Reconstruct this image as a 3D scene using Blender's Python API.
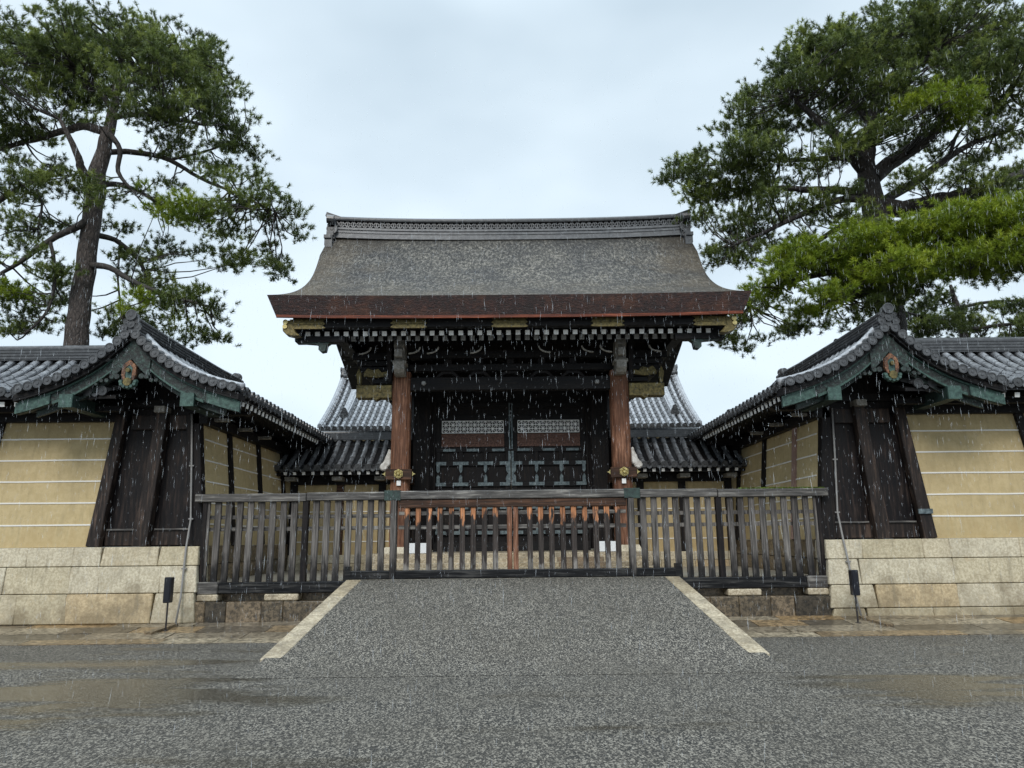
import bpy, bmesh, math, random
import numpy as np
from mathutils import Vector, Matrix
random.seed(7); RNG = np.random.default_rng(7)
R = math.radians
for o in list(bpy.data.objects): bpy.data.objects.remove(o)
S = bpy.context.scene; COL = S.collection

# ------------------------------------------------------------ camera, sky, sun, exposure
F = 740.0
CAM = Vector((-.06, 0, 1.55))
cam = bpy.data.objects.new('camera', bpy.data.cameras.new('camera')); COL.objects.link(cam)
cam.data.sensor_width = 36; cam.data.lens = F / 1024 * 36
cam.data.clip_start = .05; cam.data.clip_end = 3000
CM = Matrix.Rotation(R(-.31), 3, 'Z') @ Matrix.Rotation(math.pi / 2 + R(11.9), 3, 'X') @ Matrix.Rotation(R(-.6), 3, 'Z')
cam.matrix_world = Matrix.Translation(CAM) @ CM.to_4x4()
S.camera = cam
S.render.resolution_x, S.render.resolution_y = 1024, 768
S.view_settings.view_transform = 'Standard'; S.view_settings.look = 'None'
S.view_settings.exposure = 0.38; S.view_settings.gamma = 1
S.view_settings.use_curve_mapping = False

W = bpy.data.worlds.new('World'); S.world = W; W.use_nodes = True
nt = W.node_tree; nt.nodes.clear()
def WN(t, **k):
    n = nt.nodes.new(t)
    for a, v in k.items(): setattr(n, a, v)
    return n
sky = WN('ShaderNodeTexSky', sky_type='NISHITA', sun_disc=False, sun_elevation=R(38), sun_rotation=R(166), air_density=1.0, dust_density=1.5)
tc = WN('ShaderNodeTexCoord'); mp = WN('ShaderNodeMapping'); mp.inputs['Scale'].default_value = (1.2, 1.2, 2.6)
nz = WN('ShaderNodeTexNoise'); nz.inputs['Scale'].default_value = 1.5; nz.inputs['Detail'].default_value = 4; nz.inputs['Roughness'].default_value = .45
rp = WN('ShaderNodeValToRGB')
rp.color_ramp.elements[0].position = .36; rp.color_ramp.elements[0].color = (4.7, 5.75, 6.6, 1)
rp.color_ramp.elements[1].position = .64; rp.color_ramp.elements[1].color = (6.9, 8.0, 8.8, 1)
mx = WN('ShaderNodeMix', data_type='RGBA'); mx.inputs['Factor'].default_value = .93
bg = WN('ShaderNodeBackground'); bg.inputs['Strength'].default_value = .1
wo = WN('ShaderNodeOutputWorld')
L = nt.links.new
L(tc.outputs['Generated'], mp.inputs['Vector']); L(mp.outputs['Vector'], nz.inputs['Vector']); L(nz.outputs['Fac'], rp.inputs['Fac'])
sx_ = WN('ShaderNodeSeparateXYZ'); L(tc.outputs['Generated'], sx_.inputs[0])
zr = WN('ShaderNodeMapRange'); zr.interpolation_type = 'SMOOTHSTEP'      # an overcast sky is brightest overhead
for a_, v_ in (('From Min', .6), ('From Max', 1.), ('To Min', 1.), ('To Max', 3.2)): zr.inputs[a_].default_value = v_
L(sx_.outputs[2], zr.inputs['Value'])
vm = WN('ShaderNodeVectorMath', operation='SCALE'); L(rp.outputs['Color'], vm.inputs[0]); L(zr.outputs[0], vm.inputs['Scale'])
L(sky.outputs['Color'], mx.inputs['A']); L(vm.outputs[0], mx.inputs['B']); L(mx.outputs['Result'], bg.inputs['Color']); L(bg.outputs['Background'], wo.inputs['Surface'])
sun = bpy.data.objects.new('sun', bpy.data.lights.new('sun', 'SUN')); COL.objects.link(sun)
sun.data.energy = 1.4; sun.data.angle = R(25); sun.data.color = (1, .96, .9)
sun.rotation_euler = (R(52), 0, R(-14))      # high sun behind the clouds, from behind the camera

# ------------------------------------------------------------ materials
def mat(name, base=(.5, .5, .5), rough=.6, metal=0., spec=.5):
    m = bpy.data.materials.new(name); m.use_nodes = True
    b = m.node_tree.nodes['Principled BSDF']
    b.inputs['Base Color'].default_value = (*base, 1); b.inputs['Roughness'].default_value = rough
    b.inputs['Metallic'].default_value = metal; b.inputs['Specular IOR Level'].default_value = spec
    return m
class NT:
    def __init__(s, m): s.m = m; s.t = m.node_tree; s.b = s.t.nodes['Principled BSDF']
    def n(s, ty, ins=None, **k):
        n = s.t.nodes.new(ty)
        for a, v in k.items(): setattr(n, a, v)
        for a, v in (ins or {}).items():
            if hasattr(v, 'is_output') or isinstance(v, bpy.types.NodeSocket): s.t.links.new(v, n.inputs[a])
            else: n.inputs[a].default_value = v
        return n
    def co(s, scale=(1, 1, 1), kind='Object'):
        t = s.n('ShaderNodeTexCoord'); return s.n('ShaderNodeMapping', {'Vector': t.outputs[kind], 'Scale': scale}).outputs[0]
    def noise(s, co, scale, detail=4, rough=.55): return s.n('ShaderNodeTexNoise', {'Vector': co, 'Scale': scale, 'Detail': detail, 'Roughness': rough}).outputs['Fac']
    def ramp(s, f, *st):
        r = s.n('ShaderNodeValToRGB', {'Fac': f}); cr = r.color_ramp
        while len(cr.elements) < len(st): cr.elements.new(.5)
        for e, (p, c) in zip(cr.elements, st):
            e.position = p; e.color = (*c, 1) if len(c) == 3 else c
        return r.outputs['Color']
    def fr(s, f, a, b, lo=0., hi=1.): return s.n('ShaderNodeMapRange', {'Value': f, 'From Min': a, 'From Max': b, 'To Min': lo, 'To Max': hi}).outputs[0]
    def mix(s, f, a, b, bt='MIX'):
        x = s.n('ShaderNodeMix', data_type='RGBA', blend_type=bt)
        for k, v in (('Factor', f), ('A', a), ('B', b)):
            if isinstance(v, bpy.types.NodeSocket): s.t.links.new(v, x.inputs[k])
            else: x.inputs[k].default_value = v if k == 'Factor' else (*v, 1)
        return x.outputs['Result']
    def math(s, op, a, b=0.):
        x = s.n('ShaderNodeMath', operation=op)
        for i, v in enumerate((a, b)):
            if isinstance(v, bpy.types.NodeSocket): s.t.links.new(v, x.inputs[i])
            else: x.inputs[i].default_value = v
        return x.outputs[0]
    def set(s, **k):
        for a, v in k.items():
            a = {'col': 'Base Color', 'rough': 'Roughness'}[a]
            s.t.links.new(v, s.b.inputs[a])
    def bump(s, h, st=.3, d=.02):
        b = s.n('ShaderNodeBump', {'Height': h, 'Strength': st, 'Distance': d}); s.t.links.new(b.outputs[0], s.b.inputs['Normal'])
    def island(s): return s.n('ShaderNodeNewGeometry').outputs['Random Per Island']
    def pos(s, ax): 
        g = s.n('ShaderNodeNewGeometry'); x = s.n('ShaderNodeSeparateXYZ', {'Vector': g.outputs['Position']}); return x.outputs[ax]

def wood(name, c0, c1, c2, axis='Z', rough=.55, g=9):
    m = mat(name, c0, rough, 0, .22); t = NT(m)
    sc = {'X': (.6, g, g), 'Y': (g, .6, g), 'Z': (g, g, .6)}[axis]
    co = t.co(sc, 'Object'); a = t.noise(co, 3, 6, .6)
    b = t.noise(t.co((1, 1, 1)), 1.3, 3)
    c = t.ramp(a, (.36, c0), (.52, c1), (.66, c2))
    c = t.mix(t.fr(b, .42, .62, 0, .6), c, c0)
    t.set(col=c, rough=t.fr(a, .3, .7, rough - .12, rough + .15)); t.bump(a, .5, .01)
    return m
def speck(name, c0, c1, scale, rough=.6, big=1.2, bump=.2, island=None):
    m = mat(name, c0, rough); t = NT(m); co = t.co()
    a = t.noise(co, scale, 5, .7); b = t.noise(co, big, 4)
    c = t.mix(t.fr(a, .42, .58), c0, c1); c = t.mix(t.fr(b, .46, .66, 0, .4), c, tuple(x * .62 for x in c0))
    if island: c = t.mix(1., c, t.ramp(t.island(), *island), 'MULTIPLY')
    t.set(col=c); t.bump(a, bump, .01)
    return m
M = {}
M['darkwood'] = wood('black aged wood', (.005, .004, .005), (.010, .008, .008), (.030, .023, .020), 'Z', .6)
M['darkwoodx'] = wood('black aged wood horizontal', (.005, .005, .006), (.010, .009, .010), (.026, .022, .020), 'X', .6)
M['panelwood'] = wood('dark brown panel wood', (.012, .009, .008), (.032, .023, .020), (.10, .068, .052), 'Z', .5, 7)
M['darkpanel'] = wood('dark recessed boards', (.005, .004, .005), (.012, .009, .009), (.04, .028, .024), 'Z', .5, 6)
M['redwood'] = wood('red brown cypress pillar', (.07, .03, .017), (.19, .088, .052), (.36, .19, .12), 'Z', .6, 9)
M['redrail'] = wood('red brown rail wood', (.022, .012, .008), (.06, .030, .018), (.14, .07, .042), 'X', .5)
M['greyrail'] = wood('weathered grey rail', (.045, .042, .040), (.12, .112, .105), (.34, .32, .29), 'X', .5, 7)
M['blacksill'] = wood('black wet sill', (.004, .004, .005), (.012, .012, .013), (.06, .058, .055), 'X', .38)
def slatmat(name, top, mid, bot, z0, z1, z2, z3):
    m = mat(name, mid, .55, 0, .25); t = NT(m)
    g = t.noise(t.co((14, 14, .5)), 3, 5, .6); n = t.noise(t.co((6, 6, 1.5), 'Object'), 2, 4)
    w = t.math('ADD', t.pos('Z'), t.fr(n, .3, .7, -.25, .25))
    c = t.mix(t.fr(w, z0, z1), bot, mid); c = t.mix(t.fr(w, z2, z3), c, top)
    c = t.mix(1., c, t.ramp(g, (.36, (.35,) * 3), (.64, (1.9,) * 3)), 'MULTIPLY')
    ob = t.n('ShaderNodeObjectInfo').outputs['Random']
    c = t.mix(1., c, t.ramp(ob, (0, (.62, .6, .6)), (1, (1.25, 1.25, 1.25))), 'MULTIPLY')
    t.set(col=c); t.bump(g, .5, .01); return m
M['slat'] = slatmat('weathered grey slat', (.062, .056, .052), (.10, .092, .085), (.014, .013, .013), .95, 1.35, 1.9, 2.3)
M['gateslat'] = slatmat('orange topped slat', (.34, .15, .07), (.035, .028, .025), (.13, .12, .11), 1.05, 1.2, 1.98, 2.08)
M['plaster'] = speck('tan earthen plaster', (.47, .365, .19), (.52, .41, .225), 9, .8, .7, .08)
t = NT(M['plaster']); old = t.b.inputs['Base Color'].links[0].from_socket
st_ = t.noise(t.co((3.5, 3.5, .5)), 3, 5, .6); zz = t.math('ADD', t.pos('Z'), t.fr(st_, .35, .65, -.5, .5))
c_ = t.mix(t.math('MULTIPLY', t.fr(st_, .5, .68), .28), old, (.22, .17, .085)); c_ = t.mix(t.fr(zz, 1.9, 1.45, 0, .3), c_, (.33, .22, .09)); c_ = t.mix(t.math('MULTIPLY', t.fr(t.noise(t.co(), 45, 3, .6), .66, .7), .5), c_, (.12, .09, .05)); t.set(col=c_)
M['line'] = mat('white plaster line', (.75, .72, .66), .6)
def stained(m):
    t = NT(m); old = t.b.inputs['Base Color'].links[0].from_socket; n1 = t.noise(t.co((1, 1, 1)), 1.7, 6, .65); n2 = t.noise(t.co((5, 5, .7)), 2, 5, .6)
    zz = t.math('ADD', t.pos('Z'), t.fr(n1, .3, .7, -.6, .6)); c = t.mix(t.fr(zz, .75, .1, 0, .75), old, (.16, .12, .065)); c = t.mix(t.fr(n2, .54, .68, 0, .45), c, (.17, .14, .09)); c = t.mix(t.fr(n1, .58, .7, 0, .35), c, (.42, .30, .15)); t.set(col=c)
M['granite'] = speck('pale granite blocks', (.42, .365, .27), (.60, .545, .43), 24, .6, 1.6, .25, island=((0, (1, .86, .66)), (.12, (1.0, .96, .86)), (.6, (1.02, 1.02, 1.0)), (1, (.92, .88, .76))))
stained(M['granite'])
M['darkgranite'] = speck('wet stained granite', (.07, .056, .038), (.24, .19, .13), 16, .35, 2.5, .25, island=((0, (.3, .3, .3)), (.4, (.9, .85, .8)), (.7, (1.2, 1.1, .95)), (1, (.5, .5, .5))))
M['flag'] = speck('wet flagstones', (.09, .076, .056), (.29, .25, .19), 12, .28, 1.2, .25, island=((0, (.4, .38, .36)), (.3, (.8, .75, .7)), (.55, (1.5, 1.45, 1.35)), (.72, (1.0, .95, .88)), (.85, (1.35, 1.0, .6)), (1, (.6, .6, .6))))
M['kerbstone'] = speck('granite ramp edging', (.30, .25, .18), (.54, .48, .38), 24, .45, 1.5, .3, island=((0, (.55, .46, .38)), (.4, (.85, .8, .7)), (1, (1.05, 1.02, .95))))
t = NT(M['kerbstone']); old = t.b.inputs['Base Color'].links[0].from_socket; t.set(col=t.mix(t.fr(t.noise(t.co(), 3.2, 6, .7), .47, .62, 0, .6), old, (.13, .105, .075)))
M['joint'] = mat('dark mortar', (.05, .042, .032), .8)
def tile(name, k=1.):
    m = mat(name, (.05, .05, .055), .3); t = NT(m); co = t.co()
    a = t.noise(co, 9, 5, .65); b = t.noise(co, 1.4, 3)
    c = t.ramp(a, (.34, (.040 * k, .041 * k, .044 * k)), (.52, (.06 * k, .062 * k, .066 * k)), (.7, (.10 * k, .104 * k, .108 * k)))
    c = t.mix(1., c, t.ramp(t.island(), (0, (.75,) * 3), (1, (1.2,) * 3)), 'MULTIPLY')
    t.set(col=c, rough=t.fr(b, .3, .7, .2, .42)); t.bump(a, .25, .01); return m
M['tile'] = tile('wet grey roof tile'); M['tilelight'] = tile('light grey roof tile', 3.0); M['tilemid'] = tile('cover tile with painted sheen', 3.0); M['tileridge'] = tile('dark ridge tile', 1.7); M['tilehall'] = tile('very pale hall tile', 4.6); M['tiledark'] = tile('dark pan tile', .5)  # sky sheen put into pale cover colours, gap shade into dark pan colour
def bark_roof():
    m = mat('cypress bark thatch', (.1, .09, .08), .75); t = NT(m); co = t.co()
    f = t.noise(t.co((1.2, .5, .5)), 13, 8, .85); b = t.noise(co, 1.1, 5, .6); l = t.noise(t.co((.5, 3, 9)), 4, 4)
    c = t.ramp(f, (.42, (.010, .0095, .008)), (.5, (.055, .050, .043)), (.59, (.23, .215, .19)))
    x = t.n('ShaderNodeMath', {0: t.pos('X')}, operation='ABSOLUTE').outputs[0]
    e = t.fr(t.math('ADD', x, t.fr(b, .3, .7, -1.4, 1.4)), 3.4, 5.3)
    c = t.mix(t.math('MULTIPLY', e, .6), c, (.085, .062, .036))
    lowz = t.fr(t.math('ADD', t.pos('Z'), t.fr(b, .3, .7, -.5, .5)), 8.1, 7.3)
    c = t.mix(t.math('MULTIPLY', lowz, .35), c, (.085, .066, .04))
    c = t.mix(1., c, t.ramp(t.noise(t.co((1, 1, 1)), .9, 6, .65), (.36, (.62, .62, .64)), (.62, (1.25, 1.22, 1.15))), 'MULTIPLY')
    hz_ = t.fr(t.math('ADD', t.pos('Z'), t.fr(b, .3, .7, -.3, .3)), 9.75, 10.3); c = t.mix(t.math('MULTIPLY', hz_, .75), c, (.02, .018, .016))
    t.set(col=c); t.bump(t.math('ADD', f, l), .9, .05); return m
M['hiwada'] = bark_roof()
def fascia():
    m = mat('layered bark eave edge', (.06, .02, .015), .6); t = NT(m)
    a = t.noise(t.co((1, 1, 2.5)), 12, 6, .75); b = t.noise(t.co((3, 3, 1)), 2, 5, .65)
    c = t.ramp(a, (.38, (.012, .004, .004)), (.52, (.038, .012, .009)), (.66, (.10, .04, .028)))
    c = t.mix(t.fr(b, .45, .65, 0, .7), c, (.010, .006, .006)); c = t.mix(t.fr(t.noise(t.co((.8, .8, 1)), 1.3, 6, .7), .5, .66, 0, .7), c, (.12, .042, .018)); c = t.mix(t.math('MULTIPLY', t.fr(t.noise(t.co((.5, .5, 30)), 2, 4, .6), .42, .6), .45), c, (.006, .004, .004)); t.set(col=c); t.bump(a, .8, .03); return m
M['fascia'] = fascia()
M['orange'] = wood('orange red eave batten', (.07, .018, .010), (.16, .04, .018), (.30, .09, .045), 'X', .5)
def metal(name, c0, c1, rough, met):
    m = mat(name, c0, rough, met); t = NT(m); a = t.noise(t.co(), 14, 5, .65); t.set(col=t.mix(t.fr(a, .35, .65), c0, c1)); t.bump(a, .5, .01); return m
M['gold'] = metal('tarnished gold fitting', (.045, .038, .014), (.20, .155, .055), .5, .45)
M['brightgold'] = metal('bright gold fitting', (.30, .24, .09), (.62, .52, .24), .3, .7)
def mottled(name, c0, c1, c2):
    m = mat(name, c0, .6); t = NT(m); a = t.noise(t.co(), 16, 6, .7)
    t.set(col=t.ramp(a, (.42, c0), (.55, c1), (.68, c2))); t.bump(a, .8, .02); return m
M['barge'] = mottled('green black patinated board', (.008, .010, .010), (.022, .038, .034), (.06, .11, .095))
M['bronze'] = mottled('dull bronze pendant', (.05, .022, .012), (.22, .095, .045), (.42, .24, .12))
M['copper'] = metal('green copper cladding', (.018, .042, .037), (.065, .125, .105), .6, .15)
M['darkcopper'] = metal('dark green copper', (.014, .022, .021), (.035, .065, .056), .55, .2)
M['orangecopper'] = metal('orange copper pendant', (.20, .075, .03), (.42, .19, .09), .5, .3)
M['steel'] = metal('blue grey iron fitting', (.05, .07, .08), (.17, .21, .22), .5, .4)
M['white'] = speck('white painted rafter end', (.84, .84, .83), (.9, .9, .89), 12, .5, 3, .05)
M['white'].node_tree.nodes['Principled BSDF'].inputs['Roughness'].default_value = .4
M['greyend'] = speck('grey rafter end', (.20, .20, .195), (.33, .33, .32), 12, .5, 3, .05)
M['stonegrey'] = speck('grey carved bracket', (.17, .16, .14), (.32, .30, .27), 12, .6, 3, .2)
M['whitecarve'] = speck('white carved nose', (.45, .42, .38), (.72, .70, .66), 9, .6, 3, .3)
M['carved'] = speck('brown carved openwork', (.07, .028, .018), (.19, .09, .06), 26, .6, 4, .8)
M['pinkpost'] = speck('faded pink post', (.28, .17, .14), (.36, .24, .2), 12, .6, 3, .1)
M['sensor'] = mat('black plastic', (.006, .007, .012), .3)
M['rod'] = mat('dark steel rod', (.05, .045, .045), .4, .6)
M['conduit'] = mat('grey conduit', (.22, .21, .20), .4)
M['board'] = mat('white board', (.72, .74, .76), .4)
def asphalt(name, lo, hi, wet):
    m = mat(name, (.1, .1, .1), .4); t = NT(m); co = t.co((1, .58, 1))
    wp = t.n('ShaderNodeTexNoise', {'Vector': co, 'Scale': 40.}).outputs['Color']; cw = t.n('ShaderNodeVectorMath', {0: wp}, operation='SCALE'); cw.inputs['Scale'].default_value = .012
    cv = t.n('ShaderNodeVectorMath', {0: co, 1: cw.outputs[0]}, operation='ADD').outputs[0]
    v = t.n('ShaderNodeTexVoronoi', {'Vector': cv, 'Scale': 105.}); v2 = t.n('ShaderNodeTexVoronoi', {'Vector': cv, 'Scale': 72.})
    sep = t.n('ShaderNodeSeparateColor', {'Color': v.outputs['Color']}).outputs[0]; sep2 = t.n('ShaderNodeSeparateColor', {'Color': v2.outputs['Color']}).outputs[1]
    c = t.ramp(sep, (0, (lo,) * 3), (.4, (lo * 2.2, lo * 2.05, lo * 1.8)), (.75, ((lo + hi) * .45, (lo + hi) * .41, (lo + hi) * .345)), (1, (hi, hi * .9, hi * .75)))
    c = t.mix(t.fr(sep2, .72, .85, 0, .85), c, (hi * 1.15, hi * 1.05, hi * .88)); c = t.mix(t.fr(sep2, .35, .1, 0, .8), c, (lo * .8, lo * .8, lo * .8))
    b = t.noise(t.co(), .6, 5, .6)
    st = t.noise(t.co((.22, .9, 1)), 1.3, 6, .65)
    def blob(cx, cy, rx, ry):
        g = t.n('ShaderNodeMapping', {'Vector': t.n('ShaderNodeNewGeometry').outputs['Position'], 'Location': (-cx / rx, -cy / ry, 0), 'Scale': (1 / rx, 1 / ry, 0)}).outputs[0]
        return t.fr(t.n('ShaderNodeVectorMath', {0: g}, operation='LENGTH').outputs['Value'], 0, 1.2, .24, -.03)
    hh = t.math('ADD', st, t.math('MAXIMUM', blob(-4.3, 8.3, 2.4, 1.7), t.math('MAXIMUM', blob(4.6, 8.3, 2.2, 1.1), blob(-7.5, 10.3, 4, .5))))
    w = t.fr(hh, .54, .66)
    c = t.mix(t.math('MULTIPLY', w, .6 * wet), c, (.030, .026, .016))
    c = t.mix(t.fr(b, .40, .62, 0, .3), c, (.075, .066, .052))
    t.set(col=c, rough=t.fr(w, 0, 1, .6, .6 - .44 * wet)); t.b.inputs['Specular IOR Level'].default_value = .22
    h = t.math('MULTIPLY', t.math('ADD', v.outputs['Distance'], sep2), t.fr(w, 0, 1, 1, 1 - .8 * wet)); t.bump(h, .6, .01); return m
M['asphalt'] = asphalt('wet chipped asphalt', .024, .235, 1.)
M['ramp'] = asphalt('wet exposed aggregate ramp', .022, .27, .25)
M['sand'] = speck('pale gravel court', (.24, .21, .16), (.42, .38, .31), 25, .6, 1.2, .4)
def bark():
    m = mat('pine bark', (.05, .04, .035), .8); t = NT(m); co = t.co((3, 3, 1.1))
    v = t.n('ShaderNodeTexVoronoi', {'Vector': co, 'Scale': 4.}, feature='DISTANCE_TO_EDGE').outputs['Distance']; a = t.noise(co, 5, 6, .7)
    c = t.ramp(a, (.3, (.028, .022, .02)), (.55, (.085, .068, .06)), (.8, (.17, .14, .125)))
    c = t.mix(t.fr(v, .0, .12, .75, 0), c, (.012, .01, .009)); t.set(col=c); t.bump(t.math('ADD', v, a), .9, .06); return m
M['bark'] = bark()
M['darkbark'] = bark(); M['darkbark'].name = 'dark wet pine bark'
for n_ in M['darkbark'].node_tree.nodes:
    if n_.type == 'VALTORGB':
        for e_ in n_.color_ramp.elements: e_.color = [c_ * .38 for c_ in e_.color[:3]] + [1]
M['twig'] = speck('dark twig bark', (.018, .015, .013), (.045, .038, .032), 10, .8, 3, .3)
def needles(name, c0, c1, c2):
    m = mat(name, c1, .45); t = NT(m)
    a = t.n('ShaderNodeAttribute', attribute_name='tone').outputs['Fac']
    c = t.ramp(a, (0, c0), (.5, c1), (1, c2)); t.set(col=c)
    t.b.inputs['Specular IOR Level'].default_value = .35
    tr = t.n('ShaderNodeBsdfTranslucent', {'Color': c}); mxs = t.n('ShaderNodeMixShader', {0: .3, 1: t.b.outputs[0], 2: tr.outputs[0]})
    out = t.t.nodes['Material Output']; t.t.links.new(mxs.outputs[0], out.inputs['Surface']); return m
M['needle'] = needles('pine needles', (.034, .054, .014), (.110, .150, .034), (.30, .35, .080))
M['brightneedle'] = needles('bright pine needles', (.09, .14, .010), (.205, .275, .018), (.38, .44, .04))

# ------------------------------------------------------------ mesh helpers
WL = {}
class MB:
    def __init__(s): s.v = []; s.f = []
    def add(s, vs, fs):
        o = len(s.v); s.v += [tuple(p) for p in vs]; s.f += [tuple(i + o for i in f) for f in fs]; return s
    def box(s, c, d, rot=None, top=None):
        x, y, z = (k / 2 for k in d); tx, ty = (top or (1, 1))
        p = [Vector((a * x * (tx if e > 0 else 1), b * y * (ty if e > 0 else 1), e * z)) for e in (-1, 1) for a, b in ((-1, -1), (1, -1), (1, 1), (-1, 1))]
        if rot is not None: p = [rot @ q for q in p]
        c = Vector(c)
        return s.add([q + c for q in p], [(3, 2, 1, 0), (4, 5, 6, 7), (0, 1, 5, 4), (1, 2, 6, 5), (2, 3, 7, 6), (3, 0, 4, 7)])
    def bb(s, x0, x1, y0, y1, z0, z1): return s.box(((x0 + x1) / 2, (y0 + y1) / 2, (z0 + z1) / 2), (abs(x1 - x0), abs(y1 - y0), abs(z1 - z0)))
    def beam(s, a, b, w, h, w2=None, h2=None, up=(0, 0, 1)):
        a, b = Vector(a), Vector(b); d = (b - a).normalized(); u = Vector(up)
        sd = d.cross(u).normalized(); u = sd.cross(d).normalized(); w2 = w2 or w; h2 = h2 or h
        p = [q + sd * i * ww / 2 + u * j * hh / 2 for q, ww, hh in ((a, w, h), (b, w2, h2)) for i, j in ((-1, -1), (1, -1), (1, 1), (-1, 1))]
        return s.add(p, [(3, 2, 1, 0), (4, 5, 6, 7), (0, 1, 5, 4), (1, 2, 6, 5), (2, 3, 7, 6), (3, 0, 4, 7)])
    def prism(s, poly, ax, a0, a1):       # polygon of (x,z)[ax='y'], (y,z)[ax='x'] or (x,y)[ax='z'] extruded
        n = len(poly); f = {'y': lambda p, a: (p[0], a, p[1]), 'x': lambda p, a: (a, p[0], p[1]), 'z': lambda p, a: (p[0], p[1], a)}[ax]
        return s.add([f(p, a0) for p in poly] + [f(p, a1) for p in poly], [tuple(range(n))[::-1], tuple(range(n, 2 * n))] + [(i, (i + 1) % n, n + (i + 1) % n, n + i) for i in range(n)])
    def cyl(s, a, b, r0, r1=None, n=12, cap=True):
        a, b = Vector(a), Vector(b); r1 = r0 if r1 is None else r1; d = (b - a).normalized()
        u = d.orthogonal().normalized(); w = d.cross(u)
        vs = [q + (u * math.cos(t) + w * math.sin(t)) * r for q, r in ((a, r0), (b, r1)) for t in [2 * math.pi * i / n for i in range(n)]]
        fs = [(i, (i + 1) % n, n + (i + 1) % n, n + i) for i in range(n)]
        if cap: fs += [tuple(range(n))[::-1], tuple(range(n, 2 * n))]
        return s.add(vs, fs)
    def tube(s, pts, rad, n=8):
        pts = [Vector(p) for p in pts]; rings = []; u = None
        for i, p in enumerate(pts):
            d = (pts[min(i + 1, len(pts) - 1)] - pts[max(i - 1, 0)]).normalized()
            u = d.orthogonal().normalized() if u is None else (u - d * u.dot(d)).normalized(); w = d.cross(u); r = rad[i] if hasattr(rad, '__len__') else rad
            rings += [p + (u * math.cos(t) + w * math.sin(t)) * r for t in [2 * math.pi * k / n for k in range(n)]]
        fs = [(i * n + k, i * n + (k + 1) % n, (i + 1) * n + (k + 1) % n, (i + 1) * n + k) for i in range(len(pts) - 1) for k in range(n)]
        fs += [tuple(range(n))[::-1], tuple(range(len(rings) - n, len(rings)))]
        return s.add(rings, fs)
    def sweep(s, pts, sec):              # closed section (lateral, up) swept along a polyline, up = world z
        pts = [Vector(p) for p in pts]; n = len(sec); vs = []
        for i, p in enumerate(pts):
            d = pts[min(i + 1, len(pts) - 1)] - pts[max(i - 1, 0)]; l = Vector((d.y, -d.x, 0)).normalized()
            vs += [p + l * a + Vector((0, 0, b)) for a, b in sec]
        fs = [(i * n + k, i * n + (k + 1) % n, (i + 1) * n + (k + 1) % n, (i + 1) * n + k) for i in range(len(pts) - 1) for k in range(n)]
        fs += [tuple(range(n))[::-1], tuple(range(len(vs) - n, len(vs)))]
        return s.add(vs, fs)
    def disc(s, c, d, r, th=.03):        # round tile end with raised rim
        c, d = Vector(c), Vector(d).normalized()
        s.cyl(c - d * th, c + d * th * .2, r * .78, n=12); s.cyl(c + d * th * .2, c + d * th * .55, r * .35, r * .28, n=8)
        u = d.orthogonal().normalized(); w = d.cross(u); n = 14; vs = []
        for k in range(n):
            t = 2 * math.pi * k / n; e = u * math.cos(t) + w * math.sin(t)
            vs += [c + e * r - d * th, c + e * r + d * th * .5, c + e * r * .8 + d * th * .5, c + e * r * .78 - d * th]
        return s.add(vs, [(4 * k + j, 4 * ((k + 1) % n) + j, 4 * ((k + 1) % n) + (j + 1) % 4, 4 * k + (j + 1) % 4) for k in range(n) for j in range(4)])
    def mesh(s, name, off=(0, 0, 0)):
        me = bpy.data.meshes.new(name); o = Vector(off)
        me.from_pydata([Vector(p) - o for p in s.v], [], s.f)
        bm = bmesh.new(); bm.from_mesh(me); bmesh.ops.recalc_face_normals(bm, faces=bm.faces); bm.to_mesh(me); bm.free(); return me
    def build(s, name, m, parent=None, smooth=False, bevel=0.):
        off = WL[parent.name] if parent else Vector((0, 0, 0))
        me = s.mesh(name, off); me.materials.append(m)
        if smooth: me.polygons.foreach_set('use_smooth', [True] * len(me.polygons))
        o = bpy.data.objects.new(name, me); COL.objects.link(o)
        if parent: o.parent = parent
        WL[o.name] = Vector(off)
        if bevel:
            b = o.modifiers.new('bevel', 'BEVEL'); b.width = bevel; b.segments = 1; b.limit_method = 'ANGLE'
        return o
def tag(o, label=None, cat=None, group=None, kind=None):
    if label: o['label'] = label
    if cat: o['category'] = cat
    if group: o['group'] = group
    if kind: o['kind'] = kind
    return o
def thing(name, label, cat, loc, group=None):
    o = bpy.data.objects.new(name, None); COL.objects.link(o); o.location = loc; WL[o.name] = Vector(loc); o.empty_display_size = .3
    return tag(o, label, cat, group)
def inst(src, parent, delta):            # another copy of a part, moved by delta, same mesh
    c = src.copy(); COL.objects.link(c); c.parent = parent; c.location = src.location + Vector(delta); WL[c.name] = WL[src.name] + Vector(delta)
    for ch in src.children:
        g = ch.copy(); COL.objects.link(g); g.parent = c
    return c
def at(px, py, Y):
    d = CM @ Vector(((px - 512) / F, -(py - 384) / F, -1)); return CAM + d * (Y / d.y)

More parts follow.
